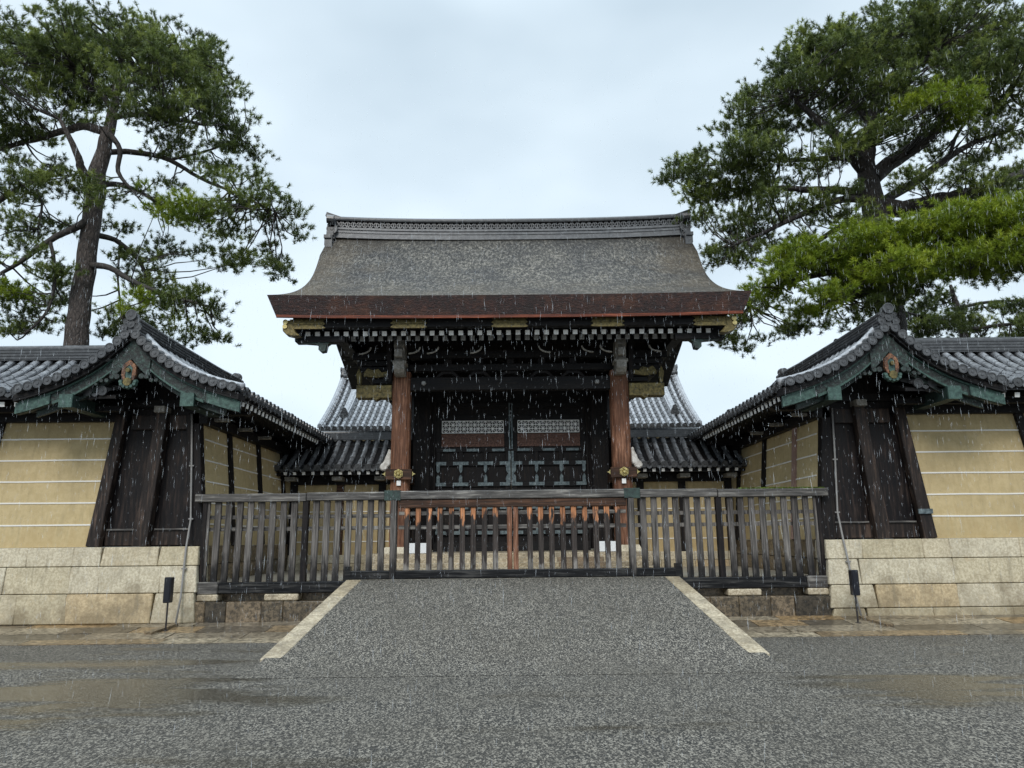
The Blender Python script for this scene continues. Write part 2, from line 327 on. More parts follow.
# ------------------------------------------------------------ roofs
def slope(mb, P, b0, b1, sp, amax, astart=None, r=.072, discs=None, course=.27, pans=None):
    pans = pans or mb
    n = max(1, round((b1 - b0) / sp)); sp = (b1 - b0) / n
    rows = [b0 + sp * (i + .5) for i in range(n)]
    for b in rows:
        a0 = max(0., astart(b)) if astart else 0.
        if amax - a0 < .12: continue
        k = max(1, round((amax - a0) / course)); al = np.linspace(a0, amax, k + 1)
        V = []; Fs = []; ns = 6
        for j in range(k):
            for a, rr in ((al[j], r * .88), (min(al[j + 1] + .012, amax), r * 1.04)):
                V += [P(b + rr * math.cos(math.pi * q / ns), a, .012 + rr * 1.15 * math.sin(math.pi * q / ns)) for q in range(ns + 1)]
            o = 2 * j * (ns + 1)
            Fs += [(o + q, o + q + 1, o + ns + 1 + q + 1, o + ns + 1 + q) for q in range(ns)]
        mb.add(V, Fs)
        # pan between this row and the next, in laps
        V = []; Fs = []
        for j in range(k):
            for a, h in ((al[j], -.015), (al[j + 1], .012)):
                V += [P(b + r * .8, a, h), P(b + sp / 2, a, h - .022), P(b + sp - r * .8, a, h)]
            o = 6 * j; Fs += [(o, o + 1, o + 4, o + 3), (o + 1, o + 2, o + 5, o + 4)]
            if j: Fs += [(o - 3, o - 2, o + 1, o), (o - 2, o - 1, o + 2, o + 1)]
        pans.add(V, Fs)
        if discs is not None:
            e = Vector(P(b, amax, .03)); d = e - Vector(P(b, amax - .1, .03)); d.z *= .3
            discs.disc(e, d, r * 1.2)
            q = [P(b + r, amax, .01), P(b + sp / 2, amax, -.015), P(b + sp - r, amax, .01), P(b + sp - r, amax, -.05), P(b + sp / 2, amax, -.085), P(b + r, amax, -.05)]
            w = [Vector(x) - d.normalized() * .03 for x in q]
            discs.add([Vector(x) for x in q] + w, [(0, 1, 2, 3, 4, 5), (11, 10, 9, 8, 7, 6), (3, 4, 10, 9), (4, 5, 11, 10)])
def rsec(w, h, layers=4):
    L_, Rr = [], []
    for i in range(layers):
        z0 = h * i / layers; z1 = h * (i + 1) / layers; ww = w / 2 * (1 - .06 * i)
        Rr += [(ww * .9, z0), (ww * .9, z0 + (z1 - z0) * .45), (ww, z0 + (z1 - z0) * .45), (ww, z1)]
    L_ = [(-a, b) for a, b in reversed(Rr)]
    rt = w * .3; top = [(rt * math.cos(t), h + rt * .8 * math.sin(t)) for t in [math.pi * k / 6 for k in range(7)]]
    return Rr + top + L_
def onigawara(parent, p, yaw, s=1., name='ridge_ornament', m=None):
    mb = MB(); rot = Matrix.Rotation(yaw, 3, 'Z'); p = Vector(p)      # faces local -y
    t = MB()
    t.prism([(-.16, -.1), (.16, -.1), (.2, .06), (.15, .2), (.1, .32), (-.1, .32), (-.15, .2), (-.2, .06)], 'y', -.04, .06)
    t.cyl((0, .1, .3), (0, -.1, .31), .105, n=14); t.disc((0, -.1, .31), (0, -1, 0), .125)
    for sx in (-1, 1):
        t.disc((sx * .16, -.06, .02), (0, -1, 0), .085); t.disc((sx * .13, -.06, .17), (0, -1, 0), .06)
    t.disc((0, -.07, .1), (0, -1, 0), .09)
    for q in range(len(t.v)): t.v[q] = tuple(rot @ (Vector(t.v[q]) * s) + p)
    return t.build(name, m or M['tile'], parent)

# ------------------------------------------------------------ the setting
def road():
    mb = MB(); xs = [-600, -60, -20, -12, -6, 0, 6, 12, 20, 60, 600]; ys = [-300, -20, 0, 4, 8, 12.2, 14.6, 40, 1500]
    V = [(x, y, 0) for y in ys for x in xs]; n = len(xs)
    mb.add(V, [(j * n + i, j * n + i + 1, (j + 1) * n + i + 1, (j + 1) * n + i) for j in range(len(ys) - 1) for i in range(n - 1)])
    return tag(mb.build('road', M['asphalt']), kind='structure')
road()
TOPZ, Y0, Y1 = .86, 9.75, 13.98
mb = MB()
prof = [(Y0 - .6, .004), (Y0, .022), (Y0 + .6, .12)] + [(Y0 + .6 + (Y1 - Y0 - .6) * k / 6, .12 + (TOPZ - .12) * k / 6) for k in range(1, 7)]
V = []
for y, z in prof:
    h = 3.33 + (y - Y0) * (3.05 - 3.33) / (Y1 - Y0)
    V += [(-h + .06, y, -.1), (-h + .06, y, z), (h - .06, y, z), (h - .06, y, -.1)]
mb.add(V, [(4 * i + j, 4 * i + j + 1, 4 * i + 5 + j, 4 * i + 4 + j) for i in range(len(prof) - 1) for j in range(3)] + [(len(V) - 4, len(V) - 3, len(V) - 2, len(V) - 1)])
tag(mb.build('ramp', M['ramp']), kind='structure')
for sx in (-1, 1):
    mb = MB(); ys = [10.1, 11.05, 11.95, 12.9, 13.98]
    for k in range(4):
        def pz(y): return .12 + (TOPZ - .12) * (y - Y0 - .6) / (Y1 - Y0 - .6) + .008 if y > Y0 + .6 else .02 + (y - Y0) * .166
        a, b = ys[k] + .008, ys[k + 1]
        c = []
        for y in (a, b):
            h = 3.33 + (y - Y0) * (3.05 - 3.33) / (Y1 - Y0)
            for x in (h, h - .27):
                c += [(sx * x, y, -.1), (sx * x, y, max(.02, pz(y)))]
        mb.add(c, [(1, 3, 7, 5), (0, 1, 5, 4), (2, 3, 7, 6), (0, 1, 3, 2), (4, 5, 7, 6), (0, 2, 6, 4)])
    tag(mb.build('kerb', M['kerbstone'], bevel=.01), kind='structure')
mb = MB(); mb.bb(-5.75, 5.75, 14.45, 45, -.1, .84)
tag(mb.build('courtyard_ground', M['sand']), kind='structure')
# flagstone apron along the walls, falling gently to the road
for sx in (-1, 1):
    mb = MB(); rnd = random.Random(3 + sx)
    def az(y): return .012 + (y - 12.35) * .085
    for (ya, yb, w) in ((12.3, 12.62, 1.1), (12.63, 13.1, 1.4), (13.11, 13.6, .95), (13.61, 14.4, 1.2)):
        x = 3.1 + rnd.random() * .3
        while x < 17:
            wd = w * rnd.uniform(.7, 1.3); j = rnd.uniform(-.004, .006)
            q = [(x + .006, ya), (x + wd - .006, ya), (x + wd - .006, yb), (x + .006, yb)]
            mb.add([(sx * a, b, z) for z0 in (0, 1) for a, b in q for z in ((az(b) + j if z0 else -.08),)], [(3, 2, 1, 0), (4, 5, 6, 7), (0, 1, 5, 4), (1, 2, 6, 5), (2, 3, 7, 6), (3, 0, 4, 7)])
            x += wd
    tag(mb.build('pavement', M['flag']), kind='structure')

# ------------------------------------------------------------ roofed earthen walls (front wall and the wall returning to the gate)
SIDE = {-1: 'left', 1: 'right'}
def gz(a): return 5.33 - 1.12 * (1 - math.exp(-a / 1.1)) / (1 - math.exp(-2.05 / 1.1))
def fz(a): return 5.40 - 1.15 * (1 - math.exp(-a / 1.9)) / (1 - math.exp(-2.2 / 1.9))
LZ = [3.55, 3.14, 2.73, 2.32, 1.91]
def stone_courses(mb, rnd, sx, x0, x1, y, batter):
    zs = [.05, .28, .69, 1.145, 1.5] if sx > 0 else [.05, .145, .67, 1.15, 1.5]
    for k in range(4):
        z0, z1 = zs[k] + .004, zs[k + 1] - .006; x = x0
        while x < x1 - .01:
            wd = rnd.uniform(.9, 1.7) if x > x0 + .01 else rnd.uniform(.5, .9) if x0 < 7 else rnd.uniform(.8, 1.6)
            e = min(x + wd, x1) if x + wd < x1 - .35 else x1; j = rnd.uniform(0, .012)
            o0 = batter * (1.5 - z0); o1 = batter * (1.5 - z1); sk = rnd.uniform(-.05, .05)
            ex = (0.05 * (1.5 - z0) if x == x0 else 0)
            mb.add([(sx * (x - ex + .004), y - o0 - j, z0), (sx * (e - .004), y - o0 - j, z0), (sx * (e - .004), y + .5, z0), (sx * (x - ex + .004), y + .5, z0),
                    (sx * (x + .004), y - o1 - j, z1), (sx * (e - .004 + sk * (e < x1)), y - o1 - j, z1), (sx * (e - .004), y + .5, z1), (sx * (x + .004), y + .5, z1)],
                   [(3, 2, 1, 0), (4, 5, 6, 7), (0, 1, 5, 4), (1, 2, 6, 5), (2, 3, 7, 6), (3, 0, 4, 7)])
            x = e
def rafters(parent, mk, n, name='rafter', endmat='white'):
    for i in range(n):
        a, b, w, h = mk(i)
        o = MB().beam(a, b, w, h).build(name, M['darkwoodx'], parent)
        d = (Vector(a) - Vector(b)).normalized()
        MB().beam(Vector(a) + d * .012, Vector(a) - d * .004, w * 1.04, h * 1.04).build('painted_end', M[endmat], o)
for sx in (-1, 1):
    rnd = random.Random(20 + sx)
    # --- long front wall
    T = thing('roofed_wall', 'long tan plaster wall with white lines and grey tiled roof, %s of the corner gable' % ('at the far left' if sx < 0 else 'at the far right'), 'wall', (sx * 11, 14.6, 0), 'long front walls either side')
    mb = MB(); XO = 17.
    stone_courses(mb, rnd, sx, 8.1, XO, 14.02, .09)
    mb.build('stone_base', M['granite'], T, bevel=.012)
    mb = MB(); mb.bb(sx * 7.8, sx * XO, 14.1, 15.9, .0, 1.49); mb.build('wall_core', M['joint'], T)
    def fy(z): return 14.14 + (z - 1.5) * .085
    mb = MB(); q = [(sx * 7.93, fy(1.5), 1.5), (sx * 7.66, fy(4), 4.0), (sx * 7.66, 16.4, 4.0), (sx * 7.93, 16.6, 1.5)]
    mb.add(q + [(sx * XO, b, c) for a, b, c in q], [(0, 1, 2, 3), (7, 6, 5, 4), (0, 4, 5, 1), (1, 5, 6, 2), (2, 6, 7, 3), (3, 7, 4, 0)]); mb.build('plaster', M['plaster'], T)
    for z in LZ:
        mb = MB(); o0 = 7.95 + (z - 1.5) * -.115
        n = 12; pts = [(sx * (o0 + (XO - o0) * k / n), fy(z) - .002, z + rnd.uniform(-.005, .005)) for k in range(n + 1)]
        mb.sweep(pts, [(-.012, -.014), (.012, -.014), (.012, .014), (-.012, .014)]); mb.build('white_line', M['line'], T)
    for xx in (10.02, 12.9, 15.8):
        MB().beam((sx * (xx + .2), fy(1.5) - .02, 1.5), (sx * (xx - .09), fy(4) - .02, 4.0), .16, .1, up=(0, -1, 0)).build('post', M['darkwood'], T)
    mb = MB(); mb.bb(sx * 7.45, sx * XO, 14.2, 14.5, 3.88, 4.08); mb.bb(sx * 7.3, sx * XO, 13.75, 13.9, 4.0, 4.1); mb.build('wall_beam', M['darkwoodx'], T)
    roof = MB(); dc = MB(); pn = MB()
    P = lambda b, a, h: (sx * b, 15.4 - a, fz(a) + h)
    slope(roof, P, 7.3, XO, .26, 2.2, r=.075, discs=dc, pans=pn, astart=lambda b: max(0, min(1.6, (8.9 - b) * 1.0)) if b < 8.9 else 0)
    P2 = lambda b, a, h: (sx * b, 15.4 + a, fz(a) + h)
    slope(roof, P2, 7.0, XO, .26, 2.2, r=.075, discs=dc, pans=pn)
    ro = roof.build('tiled_roof', M['tilemid'], T); pn.build('pan_tiles', M['tiledark'], ro); dc.build('eave_tiles', M['tile'], ro)
    mb = MB(); mb.prism([(13.24, 4.14), (13.24, 4.20)] + [(15.4 - a, fz(a) - .06) for a in (1.6, 1., .5, 0)] + [(15.4 + a, fz(a) - .06) for a in (.5, 1, 1.6, 2.15)] + [(17.5, 4.1), (15.4, 4.6)], 'x', sx * 7.2, sx * XO); mb.build('roof_boards', M['darkwoodx'], T)
    mb = MB(); mb.sweep([(sx * 7.0, 15.4, 5.37), (sx * XO, 15.4, 5.37)], rsec(.36, .27)); mb.build('roof_ridge', M['tile'], T)
    rafters(T, lambda i: ((sx * (8.78 + i * .27), 13.36, 4.075), (sx * (8.78 + i * .27), 14.4, 4.36), .085, .085), 26)

    # --- return wall with the gable facing the street
    T = thing('roofed_wall', 'tan plaster wall running back to the gate, its dark gable end with copper pendant on the %s' % SIDE[sx], 'wall', (sx * 6.87, 14.2, 0), 'gable ended return walls')
    mb = MB(); stone_courses(mb, rnd, sx, 5.8, 8.1, 14.02, .09)
    mb.build('stone_base', M['granite'], T, bevel=.012); mb = MB()
    for k, (z0, z1) in enumerate(((.5, .67), (.67, 1.15), (1.15, 1.5))):
        y = 14.53
        while y < 19.6:
            e = min(y + rnd.uniform(.9, 1.5), 19.7); mb.bb(sx * 5.8, sx * 6.3, y + .004, e - .004, z0 + .004, z1 - .005); y = e
    mb.build('stone_base', M['darkgranite'], T, bevel=.012)
    mb = MB(); mb.bb(sx * 5.86, sx * 7.8, 14.1, 19.9, 0, 1.49); mb.build('wall_core', M['joint'], T)
    mb = MB(); mb.prism([(sx * 5.83, 1.5), (sx * 6.08, 3.95), (sx * 7.6, 3.95), (sx * 7.8, 1.5)], 'y', 14.4, 19.9); mb.build('plaster', M['plaster'], T)
    for z in LZ:
        mb = MB(); mb.sweep([(sx * (5.828 + (z - 1.5) * .102), 14.5 + 5.2 * k / 6, z + rnd.uniform(-.004, .004)) for k in range(7)], [(-.012, -.014), (.012, -.014), (.012, .014), (-.012, .014)]); mb.build('white_line', M['line'], T)
    for yy in ((15.75, 17.6, 19.45) if sx < 0 else (17.5, 19.45)):
        MB().beam((sx * 5.82, yy, 1.5), (sx * 6.07, yy, 3.95), .14, .12, up=(1, 0, 0)).build('post', M['darkwood'], T)
    if sx > 0: MB().beam((5.84, 15.62, 1.5), (6.09, 15.62, 3.95), .17, .12, up=(1, 0, 0)).build('post', M['pinkpost'], T)
    MB().bb(sx * 5.2, sx * 7.6, 19.45, 19.58, 3.95, 4.27).build('roof_tie', M['darkwoodx'], T)
    MB().bb(sx * 5.9, sx * 6.2, 14.2, 19.8, 3.82, 4.02).build('wall_beam', M['darkwoodx'], T)
    # framed wooden end wall
    def ex(z): return 7.96 - (z - 1.5) * .115
    mb = MB(); mb.prism([(sx * 5.9, 1.5), (sx * ex(1.5) - sx * .05, 1.5), (sx * ex(4) - sx * .05, 4.0), (sx * 6.15, 4.0)], 'y', 14.36, 14.46); mb.build('board_panel', M['darkpanel'], T)
    MB().beam((sx * 5.935, 14.3, 1.5), (sx * 6.19, 14.3, 4.02), .26, .2, up=(0, -1, 0)).build('corner_post', M['darkwood'], T, bevel=.01)
    MB().beam((sx * (ex(1.5) - .12), 14.2, 1.5), (sx * (ex(4) - .10), 14.27, 4.0), .24, .16, .19, .16, up=(0, -1, 0)).build('raking_post', M['panelwood'], T, bevel=.01)
    MB().beam((sx * 6.96, 14.2, 1.5), (sx * 6.76, 14.24, 4.05), .28, .2, .21, .2, up=(0, -1, 0)).build('centre_post', M['panelwood'], T, bevel=.01)
    mb = MB(); mb.bb(sx * 6.0, sx * 7.7, 14.28, 14.4, 1.52, 1.80); mb.build('bottom_rail', M['panelwood'], T, bevel=.008)
    mb = MB(); mb.bb(sx * 6.15, sx * 7.4, 14.27, 14.4, 3.72, 4.0); mb.build('top_rail', M['panelwood'], T, bevel=.008)
    for xa, xb in ((6.08, 6.76), (7.06, 7.66)): MB().bb(sx * xa, sx * xb, 14.24, 14.32, 1.80, 1.83).build('rail_highlight', M['greyrail'], T)  # pale strips stand in for the wet highlight along the bottom rail
    MB().bb(sx * 6.66, sx * 6.86, 14.02, 14.3, 4.02, 4.14).build('bracket_block', M['stonegrey'], T)
    MB().bb(sx * 5.4, sx * 8.6, 14.18, 14.4, 4.14, 4.28).build('gable_beam', M['darkwoodx'], T)
    if sx > 0: MB().beam((7.64, 14.1, 2.0), (7.91, 14.1, 2.0), .09, .03, up=(0, -1, 0)).build('metal_strap', M['steel'], T)
    # gable infill
    mb = MB(); mb.prism([(sx * (6.87 + s * a), gz(abs(a)) - .18) for s, a in [(-1, 1.8), (-1, 1.2), (-1, .7), (-1, .3), (1, 0), (1, .3), (1, .7), (1, 1.2), (1, 1.8)]] + [(sx * (6.87 + 1.7), 4.0), (sx * (6.87 - 1.7), 4.0)], 'y', 14.3, 14.5); mb.build('gable_wall', M['darkwood'], T)
    # roof: two slopes with hipped far end
    roof = MB(); dc = MB(); pn = MB()
    for s in (-1, 1):
        P = lambda b, a, h: (sx * (6.87 - s * a), b, gz(a) + h)
        slope(roof, P, 13.1, 20.1, .25, 2.0, r=.072, discs=dc, pans=pn, astart=lambda b: b - 18.1)
        # inner liner below tiles
        roof.add([P(b, a, -.035) for a in (0, .4, .9, 1.4, 1.97) for b in (12.96, 18.1 + a * 1.0)], [(2 * k, 2 * k + 1, 2 * k + 3, 2 * k + 2) for k in range(4)])
        roof.add([P(b, a, -.035 - .09) for a in (0, .4, .9, 1.4, 1.97) for b in (12.96, 18.1 + a * 1.0)], [(2 * k, 2 * k + 1, 2 * k + 3, 2 * k + 2) for k in range(4)])
    P = lambda b, a, h: (sx * (6.87 + b), 18.1 + a, gz(a) + h)
    slope(roof, P, -2.0, 2.0, .25, 2.0, discs=dc, pans=pn, astart=lambda b: abs(b))
    ro = roof.build('tiled_roof', M['tilemid'], T); pn.build('pan_tiles', M['tiledark'], ro); dc.build('eave_tiles', M['tile'], ro)
    MB().sweep([(sx * 6.87, 12.98, 5.3), (sx * 6.87, 15, 5.27), (sx * 6.87, 17, 5.27), (sx * 6.87, 18.1, 5.3)], rsec(.34, .24)).build('roof_ridge', M['tile'], T)
    onigawara(T, (sx * 6.87, 12.95, 5.36), 0, .8); onigawara(T, (sx * 6.87, 18.15, 5.34), math.pi, .9)
    MB().sweep([(sx * (6.87 - a), 18.1 + a, gz(a) - .02 + (.04 if a > 1 else 0)) for a in (0, .25, .5, .75, 1.0, 1.1)], rsec(.26, .22, 3)).build('hip_ridge', M['tile'], T)
    onigawara(T, (sx * 5.78, 19.2, gz(1.1) + .08), math.pi + sx * -.8, .7)
    MB().sweep([(sx * (6.87 - a), 18.1 + a, gz(a) - .04) for a in (1.1, 1.4, 1.7, 1.95)], rsec(.2, .1, 2)).build('hip_ridge', M['tile'], T)
    # verge: smooth cover tube and the row of round tile ends facing the street
    for s in (-1, 1):
        al = np.linspace(.12, 2.03, 12); up = [.11 + .0 * a for a in al]
        MB().tube([(sx * 6.87 + s * a, 13.2, gz(a) + .10) for a in np.linspace(.1, 2.0, 14)], .075, 10).build('verge_cover', M['tilehall'], T, smooth=True)
        MB().tube([(sx * 6.87 + s * a, 13.42, gz(a) + .07) for a in np.linspace(.1, 2.0, 14)], .07, 8).build('verge_cover', M['tile'], T, smooth=True)
        x = .1; L_ = 0.
        while x < 2.06:
            z = gz(x) + .035
            mb = MB(); mb.cyl((sx * 6.87 + s * x, 12.9, z), (sx * 6.87 + s * x, 13.3, z + .05), .072, n=12); mb.disc((sx * 6.87 + s * x, 12.9, z), (0, -1, .03), .086); mb.build('verge_tile', M['tile'], T)
            sl = (gz(x) - gz(x + .05)) / .05; x += .175 / math.sqrt(1 + sl * sl)
        # bargeboard layers
        def band(off0, off1, y0, y1, a0, a1, m, nm, par=T):
            A = np.linspace(a0, a1, 12); poly = [(sx * 6.87 + s * a, gz(a) - off0) for a in A] + [(sx * 6.87 + s * a, gz(a) - off1 - .05 * (a / 2) ** 2) for a in A[::-1]]
            return MB().prism(poly, 'y', y0, y1).build(nm, M[m], par)
        band(.045, .12, 12.97, 13.3, 0, 2.0, 'darkwoodx', 'verge_batten')
        b_ = band(.12, .34, 13.08, 13.17, .0, 1.98, 'barge', 'bargeboard')
        band(.13, .155, 13.05, 13.08, 0.02, 1.95, 'copper', 'copper_trim', b_); band(.19, .33, 13.045, 13.075, 1.4, 2.0, 'copper', 'copper_end', b_)
        band(.33, .36, 13.05, 13.08, .3, 1.35, 'copper', 'copper_trim', b_); band(.14, .5, 13.04, 13.078, 0.0, .34, 'barge', 'copper_peak', b_)
        band(.36, .45, 13.2, 13.26, .0, 1.7, 'barge', 'inner_bargeboard')
        for (xa, za) in ((1.08, gz(1.08) - .44),):
            MB().bb(sx * 6.87 + s * (xa - .11), sx * 6.87 + s * (xa + .11), 13.0, 14.3, za - .11, za + .11).build('purlin', M['darkcopper'], T)
            MB().bb(sx * 6.87 + s * (xa - .12), sx * 6.87 + s * (xa + .12), 12.985, 13.02, za - .12, za + .12).build('purlin_cap', M['copper'], T)
        for yy in np.arange(13.25, 14.2, .22):
            MB().beam((sx * 6.87 + s * .1, yy, gz(.1) - .2), (sx * 6.87 + s * 1.9, yy, gz(1.9) - .13), .08, .08).build('roof_batten', M['darkwood'], T)
    # pendant: pointed frame, inner leaf and lobes
    px_, pz_ = sx * 6.87, 4.52
    pend = MB(); out = [(-.13, .02), (-.12, .17), (0, .28), (.12, .17), (.13, .02), (.1, -.09), (.06, -.1), (.06, .05), (.07, .13), (0, .19), (-.07, .13), (-.06, .05), (-.06, -.1), (-.1, -.09)]
    pend.prism([(px_ + a, pz_ + b) for a, b in out], 'y', 12.98, 13.03); pd = pend.build('pendant', M['bronze'], T)
    mb = MB(); mb.prism([(px_ + .075 * math.cos(t), pz_ + .05 + .13 * math.sin(t)) for t in np.linspace(0, 2 * math.pi, 12, endpoint=False)], 'y', 12.99, 13.04)
    for k in range(7):
        t = -math.pi / 2 + (k - 3) * .55; mb.cyl((px_ + .13 * math.cos(t), 13.02, pz_ - .13 + .09 * math.sin(t)), (px_ + .13 * math.cos(t), 12.96, pz_ - .13 + .09 * math.sin(t)), .045, .03, 8)
    mb.build('pendant_leaf', M['copper'], pd)
    mb = MB(); mb.cyl((px_, 12.95, pz_ - .13), (px_, 13.0, pz_ - .13), .075, n=12); mb.cyl((px_, 12.93, pz_ + .08), (px_, 12.99, pz_ + .08), .04, n=8); mb.build('boss', M['gold'], pd)
    mb = MB()
    for s in (-1, 1):
        for k in range(5):
            mb.cyl((px_ + s * (.22 + k * .09), 13.0, pz_ - .02 - k * .035 + .03 * (k % 2)), (px_ + s * (.22 + k * .09), 13.05, pz_ - .02 - k * .035 + .03 * (k % 2)), .05 - k * .006, n=8)
    mb.build('carved_wings', M['barge'], pd)
    # rafters along the inner eave
    rafters(T, lambda i: ((sx * 4.97, 13.5 + i * .225, 4.06), (sx * 6.15, 13.5 + i * .225, 4.25), .085, .085), 25)
    MB().bb(sx * 4.93, sx * 5.0, 13.1, 19.9, 4.115, 4.17).build('eave_board', M['darkwoodx'], T)
    for yy in (14.6, 15.9, 17.2): MB().bb(sx * 5.62, sx * 6.0, yy - .06, yy + .06, 3.91, 3.97).build('bracket_arm', M['stonegrey'], T)
    for yy in (14.6, 15.9, 17.2): MB().bb(sx * 5.55, sx * 6.1, yy - .05, yy + .05, 3.99, 4.1).build('bracket_arm', M['darkwoodx'], T)

    # --- low wing wall beside the gate
    T = thing('roofed_wall', 'low tiled wing wall joining the great gate on its %s side' % SIDE[sx], 'wall', (sx * 4.3, 19.8, .84), 'wing walls beside the gate')
    MB().bb(sx * 2.9, sx * 6.1, 19.72, 20.6, 1.2, 3.2).build('plaster', M['plaster'], T)
    mb = MB(); x = 2.9
    while x < 5.78:
        e = min(x + rnd.uniform(.6, 1.0), 5.79)
        for z0, z1 in ((.8, 1.0), (1.0, 1.22)): mb.bb(sx * (x + .004), sx * (e - .004), 19.6 - (.05 if z0 < .9 else 0), 20.5, z0 + .003, z1 - .003)
        x = e
    mb.build('stone_base', M['granite'], T, bevel=.01)
    for z in (2.73, 2.32, 1.91, 1.55): MB().bb(sx * 2.9, sx * 5.8, 19.705, 19.73, z - .013, z + .013).build('white_line', M['line'], T)
    for xx, mm in ((4.5, 'redwood' if sx < 0 else 'darkwood'), (5.72, 'darkwood'), (3.4, 'darkwood')):
        MB().bb(sx * (xx - .09), sx * (xx + .09), 19.62, 19.76, 1.22, 3.1).build('post', M['darkwood'] if mm == 'darkwood' else M['redrail'], T)
    MB().bb(sx * 2.9, sx * 5.8, 19.6, 19.9, 3.02, 3.24).build('wall_beam', M['darkwoodx'], T)
    MB().bb(sx * 2.9, sx * 6.4, 19.95, 20.4, 3.1, 4.1).build('roof_core', M['darkwood'], T)
    MB().bb(sx * 2.9, sx * 6.2, 19.02, 19.12, 3.22, 3.29).build('eave_purlin', M['darkwoodx'], T)
    def wz(a): return 4.28 - .9 * (1 - math.exp(-a / 1.5)) / (1 - math.exp(-1.3 / 1.5))
    roof = MB(); dc = MB(); pn = MB()
    P = lambda b, a, h: (sx * b, 20.2 - a, wz(a) + h); slope(roof, P, 2.75, 6.1, .255, 1.32, r=.07, discs=dc, pans=pn)
    P = lambda b, a, h: (sx * b, 20.2 + a, wz(a) + h); slope(roof, P, 2.75, 6.1, .255, 1.32, r=.07, discs=dc, pans=pn)
    ro = roof.build('tiled_roof', M['tilemid'], T); pn.build('pan_tiles', M['tiledark'], ro); dc.build('eave_tiles', M['tile'], ro)
    MB().prism([(18.95, 3.30), (18.95, 3.35), (20.2, 4.2), (21.4, 3.35), (21.4, 3.25), (20.2, 3.7)], 'x', sx * 2.8, sx * 6.0).build('roof_boards', M['darkwoodx'], T)
    MB().sweep([(sx * 2.7, 20.2, 4.26), (sx * 5.3, 20.2, 4.26)], rsec(.3, .2)).build('roof_ridge', M['tile'], T)
    rafters(T, lambda i: ((sx * (2.95 + i * .235), 18.98, 3.27), (sx * (2.95 + i * .235), 19.9, 3.6), .075, .075), 13)
    for xx in (3.4, 4.5, 5.72): MB().bb(sx * (xx - .13), sx * (xx + .13), 19.2, 19.6, 3.1, 3.2).build('bracket_arm', M['stonegrey'], T)

# ------------------------------------------------------------ tiled hall behind the gate
T = thing('tiled_hall', 'grey tiled hall standing behind the great gate, roof seen on both sides of it', 'hall', (0, 34, .84))
def hz(a): return 9.05 - 3.0 * (.34 * (1 - math.exp(-a / 2.2)) / (1 - math.exp(-4. / 2.2)) + .66 * a / 4.)
roof = MB(); dc = MB(); pn = MB(); HX = 7.85
for s in (-1, 1):
    P = lambda b, a, h: (b, 34 - s * a, hz(a) + h); slope(roof, P, -HX, HX, .27, 4., r=.085, discs=dc, pans=pn, course=.3)
ro = roof.build('tiled_roof', M['tilehall'], T); pn.build('pan_tiles', M['tiledark'], ro); dc.build('eave_tiles', M['tile'], ro)
MB().bb(-6.9, 6.9, 31.6, 36.4, .84, 6.5).build('plaster', M['plaster'], T)
MB().prism([(30.2, 5.85), (30.2, 5.95), (32, 7.2), (34, 8.9), (36, 7.2), (37.8, 5.95), (37.8, 5.85)], 'x', -HX + .1, HX - .1).build('roof_boards', M['darkwoodx'], T)
MB().sweep([(x, 34, 9.0 + .12 * abs(x / HX) ** 3) for x in np.linspace(-HX + .1, HX - .1, 13)], rsec(.5, .42)).build('roof_ridge', M['tilemid'], T)
for sx in (-1, 1):
    onigawara(T, (sx * (HX - .05), 34, 9.12), sx * math.pi / 2, 1.1)
    for q, xx in enumerate((HX - .05, HX - .85)):
        MB().sweep([(sx * xx, 34 - a, hz(a) + .03) for a in np.linspace(0, 3.95 if q == 0 else 3.0, 9)], rsec(.2 if q == 0 else .32, .14 if q == 0 else .2, 2)).build('descending_ridge', M['tilehall'], T)
    onigawara(T, (sx * (HX - .85), 30.95, hz(3.0) + .1), 0, .8)
    mb = MB()
    for a in np.arange(.1, 4., .28): mb.disc((sx * HX, 34 - a, hz(a) + .03), (sx, 0, 0), .1); mb.cyl((sx * HX, 34 - a, hz(a) + .03), (sx * (HX - .25), 34 - a, hz(a) + .03), .09, n=8)
    mb.build('verge_tiles', M['tilemid'], T)
    for yy in (31.58, 36.4): MB().bb(sx * 6.75, sx * 6.95, yy - .1, yy + .1, .84, 6.4).build('post', M['darkwood'], T)

# ------------------------------------------------------------ the great gate
G = thing('great_gate', 'large wooden gate with bark roof, gilt fittings and closed doors above the ramp', 'gate', (0, 20.5, .84))
XV = 5.57
def zf(t): return 7.06 + 3.34 * (.60 * t + .40 * t * t)
def lift(u): return .05 * abs(u) ** 3
def surf(u, t):            # u -1..1, t 0 eave .. 1 ridge
    xf = 4.66 + .6 * min(1, t / .75) ** .8; xv = XV - .12 * t; au = abs(u)
    drop = min(.8, .6 * t + 1.25 * t * t)
    if au <= .86: x = xf * au / .86; dz = 0
    else:
        q = (au - .86) / .14; x = xf + (xv - xf) * q; dz = drop * q ** .8
    return math.copysign(x, u), zf(t) - dz + lift(u) * (1 + t)
us = list(np.linspace(-.86, .86, 33)); edge = [.86 + .14 * k / 7 for k in range(1, 8)]; us = [-e for e in edge[::-1]] + us + edge
ts = list(np.linspace(0, 1, 21))
mb = MB(); nu = len(us)
ys = [(16.2 + 4.3 * t, t) for t in ts] + [(24.8 - 4.3 * t, t) for t in ts[::-1][1:]]
V = []
for y, t in ys:
    for u in us:
        x, z = surf(u, t); V.append((x, y, z))
mb.add(V, [(j * nu + i, j * nu + i + 1, (j + 1) * nu + i + 1, (j + 1) * nu + i) for j in range(len(ys) - 1) for i in range(nu - 1)])
bark_o = mb.build('bark_roof', M['hiwada'], G, smooth=True)
